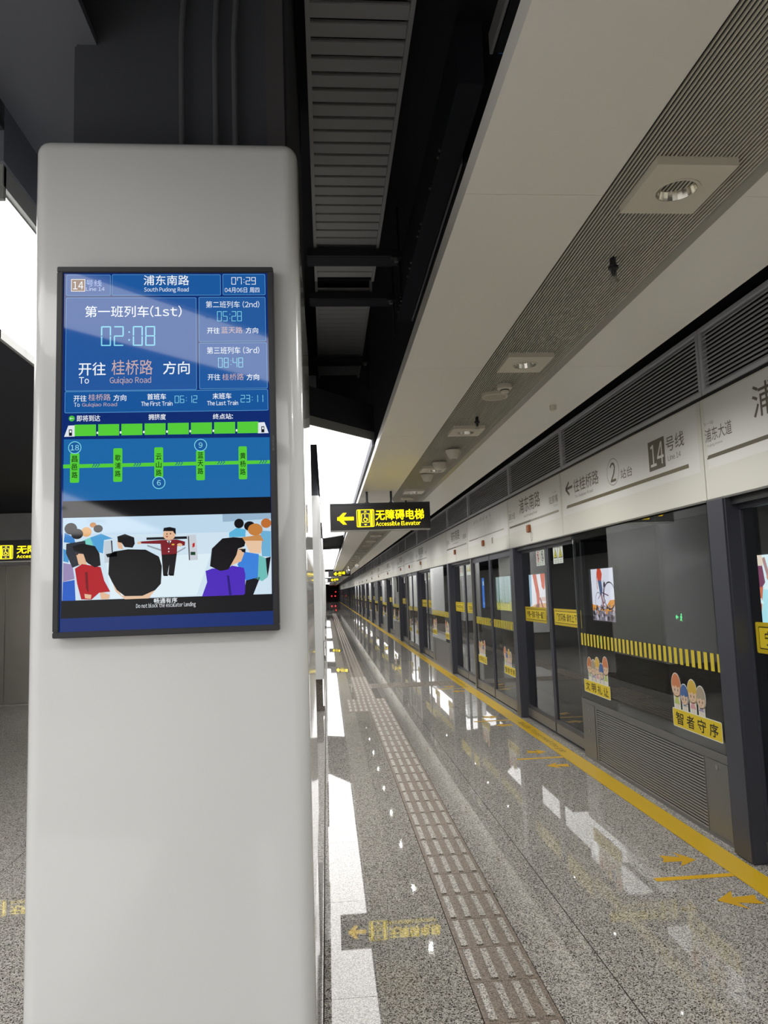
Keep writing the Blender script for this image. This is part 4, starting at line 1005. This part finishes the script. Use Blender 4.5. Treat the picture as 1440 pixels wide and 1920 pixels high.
def pict_lift(a, c, b0, s):
    a.rrect(c-s/2, b0, c+s/2, b0+s, s*0.07, YEL, 1); a.rrect(c-s*0.46, b0+s*0.04, c+s*0.46, b0+s*0.96, s*0.05, (40,40,42), 2)
    for sx in (-1, 1): a.rect(c+sx*s*0.34-s*0.07, b0+s*0.06, c+sx*s*0.34+s*0.07, b0+s*0.94, YEL, 3)
    a.rect(c-s*0.23, b0+s*0.25, c+s*0.23, b0+s*0.77, YEL, 3); a.rect(c-s*0.20, b0+s*0.28, c+s*0.20, b0+s*0.74, (40,40,42), 4)
    a.poly([(c-s*0.09,b0+s*0.84),(c+s*0.09,b0+s*0.84),(c,b0+s*0.93)], YEL, 3); a.poly([(c-s*0.09,b0+s*0.17),(c+s*0.09,b0+s*0.17),(c,b0+s*0.08)], YEL, 3)
    a.ell(c-s*0.03, b0+s*0.68, s*0.035, s*0.035, YEL, 5); a.ring(c-s*0.01, b0+s*0.42, s*0.11, s*0.11, s*0.03, YEL, 5)
    a.line((c-s*0.03,b0+s*0.64),(c-s*0.02,b0+s*0.48),s*0.045,YEL,6); a.line((c-s*0.02,b0+s*0.5),(c+s*0.09,b0+s*0.5),s*0.035,YEL,6); a.line((c+s*0.09,b0+s*0.5),(c+s*0.14,b0+s*0.37),s*0.035,YEL,6)
def draw_lift(a, hx, hh):
    W = 2*hx
    def X(f): return -hx+W*f
    m = hh*0.44
    a.line((X(0.07), m), (X(0.235), m), hh*0.135, (240, 196, 16), 2)
    a.poly([(X(0.068),m),(X(0.128),m+hh*0.22),(X(0.165),m+hh*0.22),(X(0.118),m),(X(0.165),m-hh*0.22),(X(0.128),m-hh*0.22)], (240, 196, 16), 2)
    pict_lift(a, X(0.35), hh*0.11, hh*0.66)
    a.text('无障碍电梯', X(0.452), hh*0.36, X(0.935), hh*0.74, YEL, 2, 0.02); a.text('Accessible Elevator', X(0.452), hh*0.14, X(0.90), hh*0.30, YEL, 2, 0.015)
hanging_sign(0.075, 1.43, 9.9, 2.475, 2.835, (0.58, 0.91), 'yellow on black accessible elevator sign with arrow, hanging over the platform', draw_lift)
hanging_sign(-4.95, -3.50, 10.7, 2.24, 2.53, (-4.6, -3.85), 'yellow on black accessible elevator sign at the left edge, before the elevator', lambda a, hx, hh: draw_lift(a, hx, hh), ztop=3.17)
def draw_exit(a, hx, hh):
    m = hh*0.5; a.line((-hx*0.5, m), (-hx*0.12, m), hh*0.16, YEL, 2); a.poly([(-hx*0.52,m),(-hx*0.36,m+hh*0.3),(-hx*0.24,m+hh*0.3),(-hx*0.38,m),(-hx*0.24,m-hh*0.3),(-hx*0.36,m-hh*0.3)], YEL, 2)
    a.text('出口', -hx*0.08, hh*0.42, hx*0.30, hh*0.86, YEL, 2, 0.03); a.text('Exit', -hx*0.08, hh*0.14, hx*0.16, hh*0.32, YEL, 2, 0.02); a.rect(hx*0.33, hh*0.4, hx*0.5, hh*0.85, YEL, 2)
hanging_sign(0.14, 1.42, 43.0, 2.57, 2.90, (0.5, 1.0), 'small exit sign hanging far down the platform, upper of two', draw_exit)
hanging_sign(0.10, 1.18, 56.0, 2.47, 2.75, (0.4, 0.9), 'smallest exit sign hanging farther down, lower of two', draw_exit)

# ------------------------------------------------------------------ fittings in the ceiling strip
XL = 1.235
def downlight_meshes():
    pm = MB(); s = 0.137; r = 0.072; n = 32
    vs = [(-s,-s*1.13),(s,-s*1.13),(s,s*1.13),(-s,s*1.13)]
    # plate with a round hole
    top, ring = [], []
    import itertools
    def sq(t):
        x, y = math.cos(t), math.sin(t); f = min(s/abs(x) if abs(x) > 1e-6 else 9, s*1.13/abs(y) if abs(y) > 1e-6 else 9); return (x*f, y*f)
    V = []; F = []
    angs = sorted(set([round(2*PI*k/n, 6) for k in range(n)] + [round(math.atan2(b, a) % (2*PI), 6) for a, b in vs])); n2 = len(angs)
    for z in (0.0, 0.03):
        for t in angs: V.append((*sq(t), z))
        for t in angs: V.append((r*math.cos(t), r*math.sin(t), z))
    for i in range(n2):
        j = (i+1) % n2
        F += [(i, n2+i, n2+j, j), (2*n2+i, 2*n2+j, 3*n2+j, 3*n2+i), (i, j, 2*n2+j, 2*n2+i), (n2+i, 3*n2+i, 3*n2+j, n2+j)]
    pm.add(V, F)
    d = {'mounting_plate': (pm.mesh('mounting_plate', m_offwhite), {})}
    d['trim_ring'] = (MB().lathe([(0.078,-0.003),(0.078,0.001),(0.068,0.001),(0.068,-0.003),(0.078,-0.003)], 0, 0, 32, cap=False).mesh('trim_ring', m_offwhite, smooth=True), {})
    rf = MB(); N = 24
    V = []; prof = [(0.068,0.0),(0.058,0.03),(0.045,0.06),(0.034,0.085)]
    for rr, z in prof:
        for k in range(N): V.append((rr*math.cos(2*PI*k/N), rr*math.sin(2*PI*k/N), z))
    rf.add(V, [(i*N+k, i*N+(k+1)%N, (i+1)*N+(k+1)%N, (i+1)*N+k) for i in range(3) for k in range(N)])
    d['reflector'] = (rf.mesh('reflector', m_mirror), {})
    d['housing'] = (MB().lathe([(0.088,0.03),(0.088,0.11)], 0, 0, 20).mesh('housing', m_psd2), {})
    d['led'] = (MB().lathe([(0.034,0.083),(0.034,0.09)], 0, 0, 24).mesh('led', m_lamp), {})
    return d
dm = downlight_meshes()
beam_d = bpy.data.lights.new('beam', 'SPOT'); beam_d.energy = DOWNLIGHT_WATT; beam_d.spot_size = 2.8; beam_d.spot_blend = 0.5
beam_d.shadow_soft_size = 0.016; beam_d.color = (1.0, 0.985, 0.955)
dl_y = [2.325, 4.29, 6.20, 8.20, 10.06] + [10.06+1.97*k for k in range(1, 62)]
dl_y = [0.36, -1.6] + dl_y
for k, yy in enumerate(dl_y):
    if k < 2: lab = 'square downlight in the ceiling strip %s the camera, out of the frame' % ('just above', 'behind')[k]
    elif k-2 < 8: lab = 'square white downlight in the slatted ceiling strip, %s from the camera%s' % (ORD[k-2], ' and brightly lit' if k == 2 else '')
    else: lab = 'distant square downlight far along the slatted ceiling strip'
    e = empty('downlight', (XL, yy, 2.985), label=lab, cat='ceiling light', group='square downlights in the ceiling strip')
    for nm, (me, _) in dm.items(): obj_from(me, nm, e)
    if k < 34: o = bpy.data.objects.new('beam', beam_d); COL.objects.link(o); o.parent = e; o.location = (0, 0, -0.03)
added_fill_row()
def sprinkler(x, y, lab):
    e = empty('sprinkler', (x, y, 3.0), label=lab, cat='sprinkler', group='sprinklers in the ceiling strip')
    MB().lathe([(0.012,0.03),(0.014,-0.02),(0.022,-0.025),(0.022,-0.035),(0.010,-0.045),(0.007,-0.065)], 0, 0, 12).build('body', m_psd2, e, smooth=True)
    MB().lathe([(0.021,-0.085),(0.021,-0.082)], 0, 0, 14).build('deflector', m_stain, e)
    f = MB(); f.tube([(0.012,0,-0.04),(0.013,0,-0.06),(0.003,0,-0.083)], 0.002, 6); f.tube([(-0.012,0,-0.04),(-0.013,0,-0.06),(-0.003,0,-0.083)], 0.002, 6); f.build('frame_arms', m_stain, e)
for k, (yy, l) in enumerate([(2.90, 'dark sprinkler head hanging just below the brightly lit downlight'), (5.74, 'small dark sprinkler head beyond the round speaker'), (11.1, 'tiny sprinkler head above the hanging elevator sign')]): sprinkler(1.238, yy, l)
e = empty('smoke_detector', (1.235, 4.80, 3.0), label='round white smoke detector in the slatted strip beyond the second downlight', cat='smoke detector')
MB().lathe([(0.048,0.01),(0.05,0.0),(0.05,-0.018),(0.044,-0.022),(0.030,-0.026),(0.026,-0.045),(0.012,-0.05)], 0, 0, 24).build('housing', m_offwhite, e, smooth=True)
MB().lathe([(0.031,-0.028),(0.031,-0.034)], 0, 0, 24).build('sensor_slot', m_psd2, e)
def speaker(y, lab):
    e = empty('ceiling_speaker', (1.225, y, 2.995), label=lab, cat='speaker', group='round speakers in the ceiling strip')
    MB().lathe([(0.092,0.02),(0.092,-0.004),(0.086,-0.010),(0.078,-0.006)], 0, 0, 32).build('rim', m_offwhite, e, smooth=True)
    MB().lathe([(0.078,-0.0085),(0.078,-0.0065)], 0, 0, 32).build('speaker_grille', mat('grille_cloth', (170, 164, 148), rough=0.7), e)
speaker(5.05, 'round white ceiling speaker beside the smoke detector'); speaker(10.8, 'flat round ceiling speaker just above the hanging elevator sign')
def cone(x, y, lab):
    e = empty('cone_sensor', (x, y, 2.995), label=lab, cat='detector', group='cone shaped detectors in the ceiling strip')
    MB().lathe([(0.075,0.0),(0.075,-0.012),(0.045,-0.075),(0.026,-0.085),(0.0255,-0.086)], 0, 0, 24).build('housing', m_offwhite, e, smooth=True)
    MB().lathe([(0.02,-0.092),(0.022,-0.086)], 0, 0, 16).build('lens', m_frame, e)
cone(1.27, 7.05, 'cone shaped white detector just past the third downlight'); cone(1.24, 7.75, 'cone shaped white detector in front of the fourth downlight'); cone(1.22, 8.55, 'cone shaped white detector behind the fourth downlight')
e = empty('small_beacon', (1.74, 5.35, 3.0), label='small white cylinder on the right ceiling panel above the louvres', cat='detector')
MB().lathe([(0.026,0),(0.026,-0.03),(0.022,-0.036)], 0, 0, 20).build('housing', m_offwhite, e, smooth=True)
def dome_cam(x, y, lab):
    e = empty('dome_camera', (x, y, 3.0), label=lab, cat='security camera', group='dome cameras hanging from the ceiling')
    MB().lathe([(0.03,0.0),(0.03,-0.28)], 0, 0, 12).build('stem', m_offwhite, e, smooth=True)
    MB().lathe([(0.05,-0.26),(0.09,-0.30),(0.095,-0.36)], 0, 0, 20).build('housing', m_offwhite, e, smooth=True)
    MB().lathe([(0.085,-0.36),(0.08,-0.41),(0.06,-0.45),(0.01,-0.47)], 0, 0, 20).build('dome', m_frame, e, smooth=True)
dome_cam(1.22, 28.7, 'white dome camera on a stem, nearer one above the far doors'); dome_cam(1.05, 35.5, 'white dome camera on a stem, farther one beside the exit sign')

bpy.data.objects.remove(_fo)
